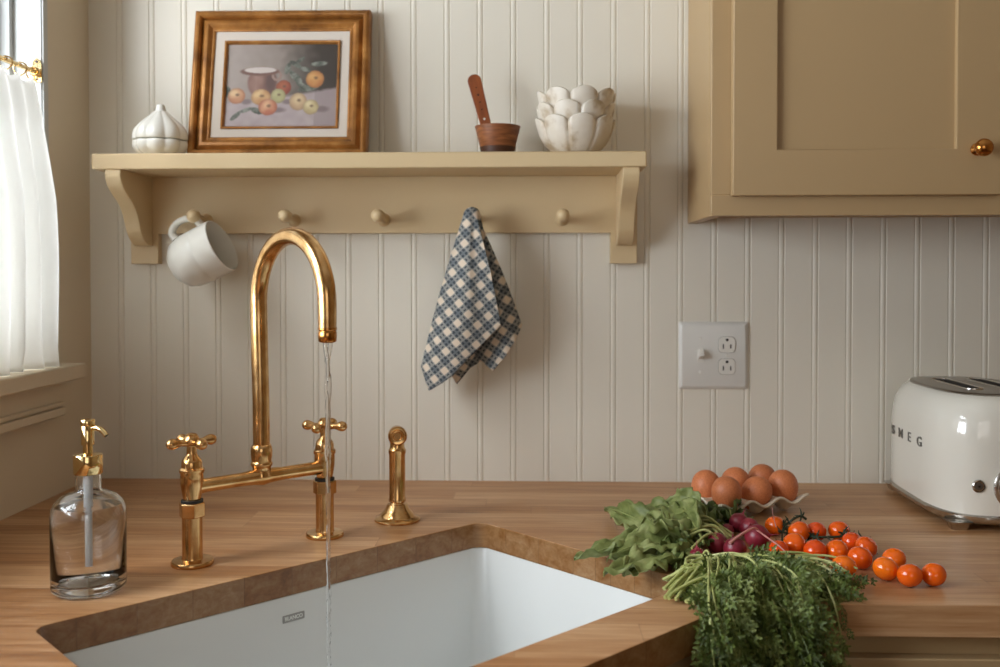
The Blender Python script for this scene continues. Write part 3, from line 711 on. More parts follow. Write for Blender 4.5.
def plaid():
    m = mat('plaid_cotton', rough=.9); n = N(m); tc = n.new('ShaderNodeTexCoord'); sep = n.new('ShaderNodeSeparateXYZ'); n.l(tc.outputs['UV'], sep.inputs[0])
    def M_(op, a, b=None):
        x = n.new('ShaderNodeMath', operation=op)
        for i, v in enumerate((a, b)):
            if v is None: continue
            if isinstance(v, (int, float)): x.inputs[i].default_value = v
            else: n.l(v, x.inputs[i])
        return x.outputs[0]
    P = .0238; res = []
    for ax_ in ('X', 'Y'):
        f = M_('FRACT', M_('DIVIDE', sep.outputs[ax_], P))
        band = M_('LESS_THAN', f, .52)
        d = M_('ABSOLUTE', M_('SUBTRACT', f, .26)); line = M_('MULTIPLY', M_('LESS_THAN', M_('ABSOLUTE', M_('SUBTRACT', d, .13)), .055), 1)
        res.append((band, line, f))
    (bx1, l1, f1), (bx2, l2, f2) = res
    s = M_('ADD', bx1, bx2)
    r = n.ramp([(0, srgb(216, 200, 180)), (.30, srgb(142, 142, 138)), (.60, srgb(104, 110, 114))]); r.color_ramp.interpolation = 'CONSTANT'
    n.l(M_('DIVIDE', s, 2.99), r.inputs['Fac'])
    dash1 = M_('LESS_THAN', M_('FRACT', M_('DIVIDE', sep.outputs['Y'], P/3)), .6); dash2 = M_('LESS_THAN', M_('FRACT', M_('DIVIDE', sep.outputs['X'], P/3)), .6)
    ln = M_('MAXIMUM', M_('MULTIPLY', l1, dash1), M_('MULTIPLY', l2, dash2))
    mx = n.new('ShaderNodeMix', data_type='RGBA'); n.l(M_('MULTIPLY', ln, .85), mx.inputs['Factor']); n.l(r.outputs['Color'], mx.inputs['A']); mx.inputs['B'].default_value = srgb(38, 50, 60)
    n.l(mx.outputs['Result'], n.b.inputs['Base Color'])
    nz = n.new('ShaderNodeTexNoise'); nz.inputs['Scale'].default_value = 700; n.l(tc.outputs['Object'], nz.inputs['Vector']); bp = n.new('ShaderNodeBump'); bp.inputs['Strength'].default_value = .4; bp.inputs['Distance'].default_value = .0005
    n.l(nz.outputs['Fac'], bp.inputs['Height']); n.l(bp.outputs['Normal'], n.b.inputs['Normal']); return m
M_plaid = plaid()
tag(obj('tea_towel', towel(), M_plaid, smooth=70, solid=.0016), 'blue and cream checked tea towel draped from a peg', 'towel')

# ------------------------------------------------------------------ bridge faucet
fc = thing('bridge_faucet', 'aged brass bridge faucet with gooseneck spout and cross handles', 'faucet', (-.3662, -.4420, 0), R(44.1))
def cross(parent, x, z, worldrot):
    rot = worldrot - R(44.1)
    bm = bmesh.new(); lathe(bm, [(0, -.007), (.0062, -.007), (.0068, -.004), (.0098, -.002), (.0102, .003), (.0085, .007), (.0072, .008), (.0072, .0095), (.0050, .0110), (0, .0115)], 24, T(x, 0, z))
    h = obj('cross_handle', bm, M_brass, parent)
    for k in range(4):
        bm = bmesh.new(); lathe(bm, [(.0050, .005), (.0043, .011), (.0039, .015), (.0045, .0175), (.0052, .0195), (.0060, .0215), (.0070, .0245), (.0072, .0270), (.0060, .0310), (.0032, .0335), (0, .0342)], 18, T(x, 0, z-.001) @ Rz(rot+pi/2*k) @ Ry(R(88))); obj('handle_arm', bm, M_brass, h)
    return h
for x, wr in ((-.0984, R(47)), (.0984, R(-12))):
    bm = bmesh.new(); lathe(bm, [(0, 0), (.0262, 0), (.0268, .001), (.0268, .0045), (.0255, .0062), (.0135, .0075), (.0128, .010), (.0128, .062), (0, .062)], 40, T(x, 0, 0)); lg = obj('leg', bm, M_brass, fc)
    bm = bmesh.new(); lathe(bm, [(0, .061), (.0160, .0612), (.0168, .0625), (.0168, .0785), (.0158, .080), (0, .0802)], 6, T(x, 0, 0) @ Rz(.3)); obj('hex_nut', bm, M_brass, lg, bevel=.0008, smooth=20)
    bm = bmesh.new(); lathe(bm, [(0, .080), (.0138, .080), (.0138, .0832), (0, .0832)], 28, T(x, 0, 0)); obj('seal_ring', bm, M_rubber, lg)
    bm = bmesh.new(); lathe(bm, [(0, .083), (.0108, .083), (.0116, .087), (.0128, .094), (.0140, .102), (.0146, .110), (.0142, .117), (.0156, .119), (.0158, .1225), (.0145, .124), (.0132, .125), (.0130, .131), (.0118, .135), (.0100, .1370), (.0088, .139), (.0070, .1405), (.0064, .143), (.0064, .152), (0, .152)], 36, T(x, 0, 0)); obj('valve_body', bm, M_brass, lg)
    cross(lg, x, .1575, wr)
bm = bmesh.new()
tube(bm, [(-.092, 0, .099), (-.080, 0, .099), (-.03, 0, .099), (-.012, 0, .0993), (0, 0, .0998), (.012, 0, .0993), (.03, 0, .099), (.080, 0, .099), (.092, 0, .099)], [.0108, .0092, .0090, .0104, .0128, .0104, .0090, .0092, .0108], 24)
obj('bridge', bm, M_brass, fc)
bm = bmesh.new()
lathe(bm, [(0, .096), (.0135, .100), (.0120, .107), (.0124, .112), (.0142, .1145), (.0148, .1165), (.0140, .119), (.0132, .120), (.0142, .127), (.0145, .134), (.0138, .139), (.0124, .142), (.0110, .143), (0, .143)], 36); obj('spout_collar', bm, M_brass, fc)
bm = bmesh.new(); pts = [(0, 0, .132), (0, .001, .20), (0, .0035, .26), (0, .0055, .31)]; rr = .0862
for k in range(25): a = pi*k/24; pts.append((0, .006-rr+rr*cos(a), .335+rr*sin(a)))
pts += [(0, .006-2*rr-.0003, .318), (0, .006-2*rr-.0005, .306)]
tube(bm, pts, [.0112, .0113, .0114, .0115]+[.0115]*25+[.0112, .0110], 28); sp_ = obj('spout', bm, M_brass, fc, smooth=60)
bm = bmesh.new(); lathe(bm, [(0, .0), (.0075, 0), (.0100, .001), (.0112, .0025), (.0114, .0125), (.0104, .0145), (.0116, .0158), (.0116, .0185), (0, .0186)], 28, T(0, .006-2*rr-.0005, .2885)); obj('aerator', bm, M_knob, sp_)
# water
wx, wy = -.3662 + sin(R(44.1))*(2*rr-.0055), -.4420 - cos(R(44.1))*(2*rr-.0055)
bm = bmesh.new(); zs = []
K = 110
for sgn in (-1, 1):
    P_, Rr = [], []
    for k in range(K+1):
        t = k/K; z = .2895 - t*(.2895+.2345)
        spread = .0026*abs(cos(t*34))*max(0, 1-t*2.2) + .0006
        an = t*26
        jit = .0007*noise.noise(Vector((t*30, sgn, 0)))*(1+3*t)
        P_.append((sgn*spread*cos(an)+jit, sgn*spread*sin(an)*.6, z)); Rr.append(.0016 + .0012*(1-t)**2 + .0008*abs(noise.noise(Vector((t*55, 4*sgn, 2))))*(1+1.5*t))
    tube(bm, P_, Rr, 10)
o = obj('water_stream', bm, M_water, smooth=80, loc=(wx, wy, 0)); tag(o, 'thin clear stream of running water falling from the brass spout', 'water', kind='stuff')

# side sprayer
sp2 = thing('side_sprayer', 'short upright brass side sprayer on round flared base', 'sprayer', (-.2050, -.2830, 0), R(10))
bm = bmesh.new(); lathe(bm, [(0, 0), (.0335, 0), (.0345, .001), (.0345, .003), (.0325, .0052), (.0275, .0066), (.0262, .0075), (.0255, .010), (.0215, .0145), (.0180, .0185), (.0160, .0235), (.0150, .0255), (0, .026)], 48); obj('base', bm, M_brass, sp2)
bm = bmesh.new(); lathe(bm, [(0, .0255), (.0115, .0255), (.0105, .0275), (.0128, .0295), (.0130, .033), (.0122, .035), (.0122, .100), (.0132, .103), (.0134, .107), (.0118, .109), (.0110, .112), (.0108, .122), (0, .122)], 36); obj('sprayer_shaft', bm, M_brass, sp2)
bm = bmesh.new(); M_h = T(0, 0, .131) @ Rx(R(90)); lathe(bm, [(0, -.014), (.006, -.0135), (.0108, -.009), (.0128, -.002), (.0138, .008), (.0142, .016), (.0142, .021), (.0128, .023), (.0120, .021), (.0092, .0205), (.0088, .023), (.0070, .0235), (.0055, .0215), (0, .0215)], 32, M_h); obj('spray_head', bm, M_brass, sp2)

# ------------------------------------------------------------------ soap dispenser
sd = thing('soap_dispenser', 'clear glass soap bottle with gold pump, filled with clear soap', 'soap dispenser', (-.5235, -.6130, 0), R(-4))
bm = bmesh.new()
out_ = [(0, .001), (.030, .0), (.0385, .0012), (.0415, .0045), (.0420, .010), (.0420, .088), (.0412, .096), (.0380, .104), (.0320, .1105), (.0240, .1145), (.0170, .1165), (.0148, .119), (.0143, .124), (.0143, .142)]
in_ = [(.0122, .142), (.0122, .119), (.0150, .1150), (.0230, .1125), (.0310, .1083), (.0368, .102), (.0398, .095), (.0403, .088), (.0403, .016), (.0375, .0125), (.020, .0105), (0, .0100)]
lathe(bm, out_ + in_, 64); obj('bottle', bm, M_glass, sd, smooth=50)
bm = bmesh.new(); lathe(bm, [(0, .0102), (.020, .0107), (.0374, .0127), (.0402, .0162), (.0402, .088), (.0397, .0948), (.0372, .1010), (0, .1010)], 64); obj('liquid_soap', bm, M_soap, sd, smooth=50)
bm = bmesh.new(); lathe(bm, [(0, .092), (.0048, .092), (.0052, .094), (.0052, .140), (0, .140)], 20)
lathe(bm, [(0, .030), (.0031, .030), (.0031, .093), (0, .093)], 16); obj('dip_tube', bm, M_plastic, sd)
bm = bmesh.new(); lathe(bm, [(0, .1375), (.0160, .1375), (.0165, .1382), (.0165, .1590), (.0158, .1602), (.0070, .1612), (.0056, .1615), (.0056, .171), (.0074, .1715), (.0074, .194), (.0066, .195), (0, .195)], 36); pm = obj('pump', bm, M_gold, sd)
bm = bmesh.new(); lathe(bm, [(0, .1945), (.0082, .1945), (.0084, .196), (.0084, .2005), (.0076, .2015), (0, .2018)], 28); obj('pump_cap', bm, M_gold, pm)
bm = bmesh.new(); tube(bm, spline([(.002, 0, .1905), (.010, -.001, .1915), (.017, -.002, .190), (.022, -.0025, .186), (.0245, -.003, .183)], 14), [.0040, .0036, .0033, .0031, .003, .003, .003, .003, .003, .003, .003, .003, .003, .003], 14); nz_ = obj('pump_nozzle', bm, M_gold, pm)
bm = bmesh.new(); lathe(bm, [(0, -.0002), (.0022, -.0002), (.0022, .0003), (0, .0003)], 12, T(.0247, -.003, .1827) @ Ry(R(142))); obj('nozzle_opening', bm, M_dark, nz_)

# ------------------------------------------------------------------ toaster
tx, ty, TH, hW, hL = .698, -.178, .190, .0995, .150
to = thing('toaster', 'glossy cream retro two-slot toaster with chrome trim on counter', 'toaster', (tx, ty, 0), R(-1.5))
def sup(hx, hy, z, e=3.6, n=72):
    out = []
    for k in range(n):
        a = 2*pi*k/n; c, s = cos(a), sin(a)
        out.append((hx*math.copysign(abs(c)**(2/e), c), hy*math.copysign(abs(s)**(2/e), s), z))
    return out
bm = bmesh.new()
loft(bm, [sup(hW-.004+d, hL-.004+d, z, e) for d, z, e in ((-.004, .018, 3.6), (.003, .022, 3.6), (.004, .035, 3.6), (.004, .100, 3.6), (.004, .132, 3.6), (.002, .154, 3.5), (-.001, .169, 3.4), (-.006, .180, 3.3), (-.011, .1875, 3.2), (-.017, .1925, 3.1), (-.023, .1950, 3.0))])
obj('body', bm, M_cream, to, smooth=50)
bm = bmesh.new(); loft(bm, [sup(hW+d, hL+d, z) for d, z in ((-.012, .010), (-.002, .011), (.001, .015), (.0015, .0215), (-.001, .0240), (-.006, .0242))]); obj('base_trim', bm, M_chrome, to, smooth=50)
bm = bmesh.new(); loft(bm, [sup(hW-.024+d, hL-.024+d, z, 3.0) for d, z in ((0, .1925), (.002, .1950), (.001, .1965), (-.004, .1971), (-.03, .1977))])
tp_ = obj('top_plate', bm, M_chrome_d, to, smooth=50)
for sx_ in (-.027, .031):
    bm = bmesh.new(); A = rrect(.0155, .078, .0150, 6); B = rrect(.0125, .074, .0120, 6); Bi = [(x*.98, y) for x, y in B]
    loft(bm, [[(sx_+x, y, .1960) for x, y in A], [(sx_+x, y, .1993) for x, y in rrect(.0148, .0773, .0143, 6)], [(sx_+x, y, .1993) for x, y in rrect(.0130, .0748, .0125, 6)], [(sx_+x, y, .1973) for x, y in B]], False, False)
    s_o = obj('slot_rim', bm, M_chrome, tp_, smooth=50)
    bm = bmesh.new(); prism(bm, rrect(.0127, .0745, .0122, 6), .1977, .1980, T(sx_, 0, 0)); obj('bread_slot', bm, M_dark, tp_)
for sx_ in (-1, 1):
    for sy_ in (-1, 1):
        bm = bmesh.new(); cx, cy = sx_*(hW-.026), sy_*(hL-.022)
        loft(bm, [[(cx+x*k, cy+y*k, z) for x, y in rrect(.018, .016, .008, 4)] for k, z in ((.62, 0), (.66, .002), (.78, .008), (1.05, .0125))]); obj('foot', bm, M_chrome, to)
# front controls (facing the camera, -y)
fy = -hL-.0002
bm = bmesh.new(); lathe(bm, [(.0, 0), (.0330, 0), (.0335, .003), (.0300, .006), (.0275, .0065), (.0270, .018), (.0255, .021), (0, .021)], 44, T(0, fy+.002, .0655) @ Rx(pi/2)); kn = obj('dial_knob', bm, M_chrome, to)
bm = bmesh.new(); box(bm, -.003, .003, fy-.025, fy-.016, .0450, .0860); obj('dial_grip', bm, M_chrome, kn, bevel=.001)
for k, bx in enumerate((-.053, .053)):
    bm = bmesh.new(); lathe(bm, [(0, 0), (.0092, 0), (.0095, .002), (.0082, .0034), (.0074, .002), (0, .002)], 28, T(bx, fy+.004, .0665) @ Rx(pi/2)); bt = obj('button', bm, M_chrome, to)
    bm = bmesh.new(); lathe(bm, [(0, .0018), (.0060, .0018), (.0055, .0032), (0, .0034)], 24, T(bx, fy+.004, .0665) @ Rx(pi/2)); o2 = obj('button_cap', bm, M_letter, bt)
    bm = bmesh.new()
    for a in range(3): box(bm, -.0022, .0022, -.0039, -.0033, -.0003, .0003, T(bx, fy+.004, .0665) @ Ry(pi/3*a))
    obj('button_symbol', bm, M_dark, bt)
bm = bmesh.new(); box(bm, -.0025, .0025, fy+.0005, fy+.004, .100, .155); sl = obj('lever_slot', bm, M_dark, to)
bm = bmesh.new(); box(bm, -.017, .017, fy-.020, fy-.002, .140, .150); obj('lever', bm, M_chrome, to, bevel=.003)
for ch, yy in (('S', .070), ('M', .034), ('E', -.004), ('G', -.046)):
    text(ch, .0215, M_letter, to, T(-hW-.0002, yy, .1125) @ Rz(-pi/2) @ Rx(pi/2), ext=.0008, sx=1.3, bold=.0001)

# ------------------------------------------------------------------ eggs in a wavy tray
ta = R(27); e1 = Vector((cos(ta), sin(ta))); e2 = Vector((-sin(ta), cos(ta))); p1, p2 = .0555, .050
E0 = on_counter(726.5, 494, .037).xy; tc_ = E0 + e1*p1 + e2*p2/2
bm = bmesh.new(); nx, ny = 121, 81; ex, ey = p1*1.5+.001, p2*1.0+.001; rows = []
for j in range(ny):
    row = []
    for i in range(nx):
        x = -ex+2*ex*i/(nx-1); y = -ey+2*ey*j/(ny-1)
        wx_ = .5*(1+cos(2*pi*x/p1)); wy_ = .5*(1-cos(2*pi*y/p2)) if abs(y) < p2 else 0
        well = (wx_*wy_)**.8
        dx_ = min(1, (ex-abs(x))/.012); dy_ = min(1, (ey-abs(y))/.012); edge = 1-min(dx_, dy_)
        z = .026 - .0235*well - edge*.012*(wx_ if dy_ < dx_ else wy_) + .002*edge
        row.append(bm.verts.new((x, y, z)))
    rows.append(row)
for A, B in zip(rows, rows[1:]):
    for i in range(nx-1): bm.faces.new((A[i], A[i+1], B[i+1], B[i]))
o = obj('egg_tray', bm, M_tray, smooth=70, solid=.0035, loc=(tc_.x, tc_.y, 0), rotz=ta); tag(o, 'off-white ceramic egg tray with wavy edge holding six brown eggs', 'egg tray')
eg_prof = [(0, 0)] + [(.0228*sin(a)*(1 - .10*cos(a)*-1*-1), .028 - .028*cos(a)) for a in [pi*k/22 for k in range(1, 22)]] + [(0, .056)]
eg_prof = [(r*(1.0+.0), z) for r, z in eg_prof]
labs = {(0, 0): 'brown egg at the front left corner of the tray', (1, 0): 'brown egg lying tilted, middle of the tray front row', (2, 0): 'brown egg at the right end of the tray front row',
        (0, 1): 'brown egg at the left end of the tray back row', (1, 1): 'brown egg half hidden, middle of the tray back row', (2, 1): 'paler brown egg farthest back in the tray'}
egg0 = None
tilts = {(0, 0): (.10, -.05), (1, 0): (.55, .35), (2, 0): (-.08, .10), (0, 1): (.05, .12), (1, 1): (.1, -.3), (2, 1): (-.1, -.05)}
for (a, b), lab in labs.items():
    if egg0 is None:
        bm = bmesh.new(); lathe(bm, eg_prof, 40, T(0, 0, -.028)); o = egg0 = obj('egg', bm, M_egg, smooth=80)
    else:
        o = egg0.copy(); C.objects.link(o)
    p = E0 + e1*p1*a + e2*p2*b
    z = .0365 + (-.004 if (a, b) == (1, 0) else 0); o.location = (p.x, p.y, z); o.rotation_euler = (tilts[a, b][0], tilts[a, b][1], a+b*2)
    tag(o, lab, 'egg', 'brown eggs in the ceramic tray')

# ------------------------------------------------------------------ tomatoes
def tomato_bm(seg=36):
    bm = bmesh.new(); pr = [(0, -.93)]
    for k in range(1, 20):
        a = pi*k/20; r = sin(a)*1.0; z = -cos(a)*.95
        if k > 16: z -= .05*(k-16)/3*.6
        pr.append((r, z))
    pr.append((0, .84)); lathe(bm, pr, seg); return bm
tom_me = None
def tomato(px, py, rpx, red=False, parent=None, lift=0, dy=0):
    global tom_me
    r0 = .0148
    for _ in range(4):
        c_ = on_counter(px, py, r0+lift); r0 = max(.0125, min(.0155, rpx/957.6*(c_.y+D_)))
    x, y = c_.x, c_.y
    if tom_me is None:
        o = obj('cherry_tomato', tomato_bm(), M_tomato, smooth=80); tom_me = o.data
    else:
        o = bpy.data.objects.new('cherry_tomato', tom_me); C.objects.link(o)
    if red: 
        o.material_slots[0].link = 'OBJECT'; o.material_slots[0].material = M_tomato_red
    o.scale = (r0, r0, r0*.97); o.location = (x, y + dy, r0*.94+lift); o.rotation_euler = (random.uniform(-.5, .5), random.uniform(-.5, .5), random.uniform(0, 6))
    return o, Vector((x, y+dy, r0*.94+lift)), r0
loose = [(885.5, 567.8, 12.4, 'loose orange cherry tomato, leftmost of the row of four'), (894.0, 558.5, 11.5, 'loose orange cherry tomato behind the other three of the row'),
         (909.7, 574.5, 12.2, 'loose orange cherry tomato closest to counter edge with pale scar'), (933.8, 573.7, 11.8, 'loose orange cherry tomato at the far right end'),
         (844.0, 566.0, 12.2, 'orange cherry tomato in front of the vine, beside the leafy greens'), (860.0, 557.0, 12.0, 'orange cherry tomato just behind the one touching the greens')]
for px, py, rp, lab in loose:
    o, p, r = tomato(px, py, rp); tag(o, lab, 'tomato', 'loose cherry tomatoes')
def sprig(bm, c, dirn, n=5, L=.011, r=.0011):
    """calyx: thin curled sepals round c"""
    d = dirn.normalized(); a = d.orthogonal().normalized(); b = d.cross(a)
    for k in range(n):
        t = 2*pi*k/n + random.uniform(-.3, .3); o_ = a*cos(t)+b*sin(t); l = L*random.uniform(.8, 1.25)
        tube(bm, [c, c+o_*l*.45+d*l*.06, c+o_*l*.8+d*l*.22, c+o_*l+d*l*.5], [r*1.3, r*1.25, r*.8, r*.2], 6)
def truss(name, label, toms, stem, grp):
    t = thing(name, label, 'tomatoes on the vine', (stem[0][0], stem[0][1], 0), 0, grp); base = Vector(t.location)
    bm = bmesh.new(); P_ = spline(stem, 30); tube(bm, [p-base for p in P_], [.0019-.0009*k/29 for k in range(30)], 8)
    tm = []
    for px, py, rp, red, lift in toms:
        o, p, r = tomato(px, py, rp, red, lift=lift); o.parent = t; o.location = p-base; tm.append((p, r))
    for p, r in tm:
        q = min(P_, key=lambda a: (a-p).length); up = (q-p).normalized(); top = p + up*r*.93
        if (q-top).length > .002: tube(bm, [top-base, (top*.5+q*.5)-base+Vector((0, 0, .002)), q-base], [.0012, .0010, .0013], 6)
        sprig(bm, top-base+up*.001, up)
    for q in (P_[6], P_[16], P_[24]): sprig(bm, q-base, Vector((random.uniform(-1, 1), random.uniform(-1, 0), .6)), 4, .010)
    obj('vine_stem', bm, M_vine, t, smooth=60)
def W(px, py, Y): x, z = at(px, py, Y); return Vector((x, Y, z))
truss('tomato_vine', 'left cluster of cherry tomatoes on dark green vine beside radishes',
      [(775, 525, 10, 0, 0), (799, 531, 11, 0, 0), (794.4, 543.4, 11.3, 0, 0), (779, 549, 10, 1, 0)],
      [W(806, 519, -.33), W(800, 516, -.335), W(791, 521, -.35), W(783, 529, -.37), W(782, 540, -.40)], 'cherry tomatoes still on the vine')
truss('tomato_vine', 'right cluster of cherry tomatoes on dark vine, behind the loose ones',
      [(816, 531, 10, 1, 0), (839, 530, 10.5, 0, 0), (815, 550, 11.3, 1, 0), (837, 550, 11.3, 0, 0), (852, 541, 10, 1, 0), (866, 546.5, 11, 0, 0)],
      [W(806, 535, -.385), W(816, 537, -.395), W(832, 537, -.40), W(850, 536, -.40), W(862, 538, -.40), W(873, 545, -.42)], 'cherry tomatoes still on the vine')

# ------------------------------------------------------------------ radish bunch
rb = thing('radish_bunch', 'bunch of dark pink radishes with large crumpled green leaves', 'radishes', (.225, -.40, 0)); rbase = Vector(rb.location)
def leaf(parent, base, tip, width, arch, roll, m, seed, lob=1, ribr=.0011, cr=1):
    """broad crumpled leaf, stalk end at base"""
    base, tip = Vector(base), Vector(tip); d = tip-base; Ln = d.length; d.normalize()
    side = d.cross(Vector((0, 0, 1))).normalized(); up = side.cross(d)
    side, up = side*cos(roll)+up*sin(roll), up*cos(roll)-side*sin(roll)
    nu_, nv_ = 34, 17; bm = bmesh.new(); G = []; spine = []
    for i in range(nu_):
        t = i/(nu_-1); c = base + d*Ln*t + Vector((0, 0, arch*sin(pi*t))) + side*.010*cr*sin(t*3+seed)
        spine.append(c)
        tt = max(0, (t-.16)/.84)
        wd = width*(sin(pi*min(1, tt)**.62)**.75 if tt > 0 else 0)*(1 - .16*lob*abs(sin(tt*9+seed))) + .0014
        row = []
        for j in range(nv_):
            s = 2*j/(nv_-1)-1
            nz = noise.noise(Vector((t*5+seed*7, s*2.2, seed*3.1))); n2 = noise.noise(Vector((t*15+seed, s*7, seed)))
            w_ = wd*(1+.14*sin(t*38+seed+ (1 if s > 0 else 0))*(abs(s)**3))
            h = (.30*abs(s)**1.4*wd*(.8+.6*sin(t*5+seed)) + cr*(nz*.014+n2*.0060)*min(1, abs(s)*1.6+.1) + .004*sin(t*30+seed*2+s*2)*abs(s)**2*cr)*min(1, t*4)
            p = c + side*s*w_ + up*h
            p.z = max(p.z, .0016)
            row.append(bm.verts.new(p-rbase))
        G.append(row)
    for A, B in zip(G, G[1:]):
        for j in range(nv_-1): bm.faces.new((A[j], A[j+1], B[j+1], B[j]))
    o = obj('leaf', bm, m, parent, smooth=80, solid=.0007)
    bm = bmesh.new(); tube(bm, [Vector((p.x, p.y, max(p.z, ribr+.0012)))-rbase+up*.0006 for p in spine], [ribr*(1.7-1.35*k/(nu_-1)) for k in range(nu_)], 7); obj('leaf_rib', bm, M_rib, o, smooth=80)
J = on_counter(728, 540, .012)      # where the stalks meet the radishes
LF = [ # base px,py,h ; tip px,py,h ; width, arch, roll, mat, seed
 ((700, 548, .012), (573, 557, .004), .022, .012, .15, 0, 1.1), ((690, 553, .010), (600, 572, .006), .030, .004, -.1, 0, 2.3), ((690, 548, .012), (604, 510, .014), .026, .016, .75, 0, 3.7),
 ((706, 542, .014), (632, 512, .012), .032, .016, .25, 0, 4.2), ((695, 554, .008), (626, 576, .004), .028, .004, .1, 0, 5.9), ((716, 535, .016), (660, 507, .008), .028, .010, -.3, 1, 6.4),
 ((700, 550, .012), (668, 508, .022), .028, .016, 1.0, 0, 7.7), ((724, 528, .010), (692, 506, .008), .024, .008, -.5, 1, 8.2), ((700, 548, .012), (628, 542, .014), .036, .016, -.4, 0, 9.5),
 ((704, 552, .008), (655, 566, .003), .026, .008, .3, 1, 10.3), ((706, 545, .012), (640, 527, .022), .036, .014, -.1, 0, 11.8), ((730, 524, .010), (712, 505, .006), .022, .008, .4, 1, 12.9),
 ((706, 556, .006), (672, 572, .003), .018, .008, .2, 0, 13.4), ((722, 534, .012), (676, 524, .018), .030, .010, .5, 1, 14.6), ((716, 540, .010), (668, 545, .010), .030, .008, .1, 1, 15.2), ((726, 530, .010), (690, 515, .014), .030, .008, .6, 1, 16.7),
 ((700, 548, .010), (612, 562, .008), .026, .012, .5, 0, 17.9), ((715, 535, .012), (650, 512, .020), .030, .012, .9, 0, 18.8), ((730, 530, .008), (722, 508, .010), .026, .008, -.2, 1, 19.9)]
for b_, t_, wd, ar, ro, mm, sd_ in LF:
    leaf(rb, on_counter(*b_), on_counter(*t_), wd, ar, ro, M_leafd if mm else M_leaf, sd_)
bm_r = [(739, 523, .014, .020, 0), (727, 531, .010, .012, 0), (717, 543, .0138, .0125, 0), (735, 549, .0150, .013, 0), (698, 557, .0115, .012, 0), (757, 537, .0170, .016, 0), (749, 528, .0140, .016, 0)]
for px, py, r, h, _ in bm_r:
    c = on_counter(px, py, h)-rbase; bm = bmesh.new()
    dr_ = Vector((random.uniform(-.2, 1), random.uniform(-.6, .3), random.uniform(-.1, .4))).normalized(); q = dr_.to_track_quat('Z', 'Y').to_matrix().to_4x4()
    pr = [(0, -.92)] + [(sin(pi*k/18)*(1-.05*cos(pi*k/18)), -cos(pi*k/18)*.98) for k in range(1, 17)] + [(.12, 1.06), (.05, 1.25), (.02, 1.6), (0, 1.9)]
    lathe(bm, [(a*r, b*r) for a, b in pr], 28, T(*c) @ q); o = obj('radish', bm, M_radish, rb, smooth=70)
for pts_, r0, r1 in (([(757, 530, .030), (768, 538, .026), (779, 546, .022), (789, 555, .014)], .0014, .0006), ([(730, 543, .024), (742, 534, .032), (754, 528, .036), (758, 530, .030)], .0022, .0013), ([(776, 527, .024), (773, 515, .028), (772, 506, .034)], .0006, .0003)):
    bm = bmesh.new(); sp3 = spline([on_counter(*p)-rbase for p in pts_], 18); tube(bm, sp3, [r0+(r1-r0)*k/17 for k in range(18)], 8); obj('thin_root', bm, M_root, rb, smooth=80)
for k in range(11):
    a = on_counter(random.uniform(718, 736), random.uniform(530, 548), .014); b = on_counter(random.uniform(680, 700), random.uniform(512, 552), .016+.014*random.random())
    bm = bmesh.new(); sp3 = spline([a-rbase, (a+b)/2-rbase+Vector((0, 0, .012)), b-rbase], 14); tube(bm, sp3, .0017, 8); obj('stalk', bm, M_stem, rb, smooth=80)

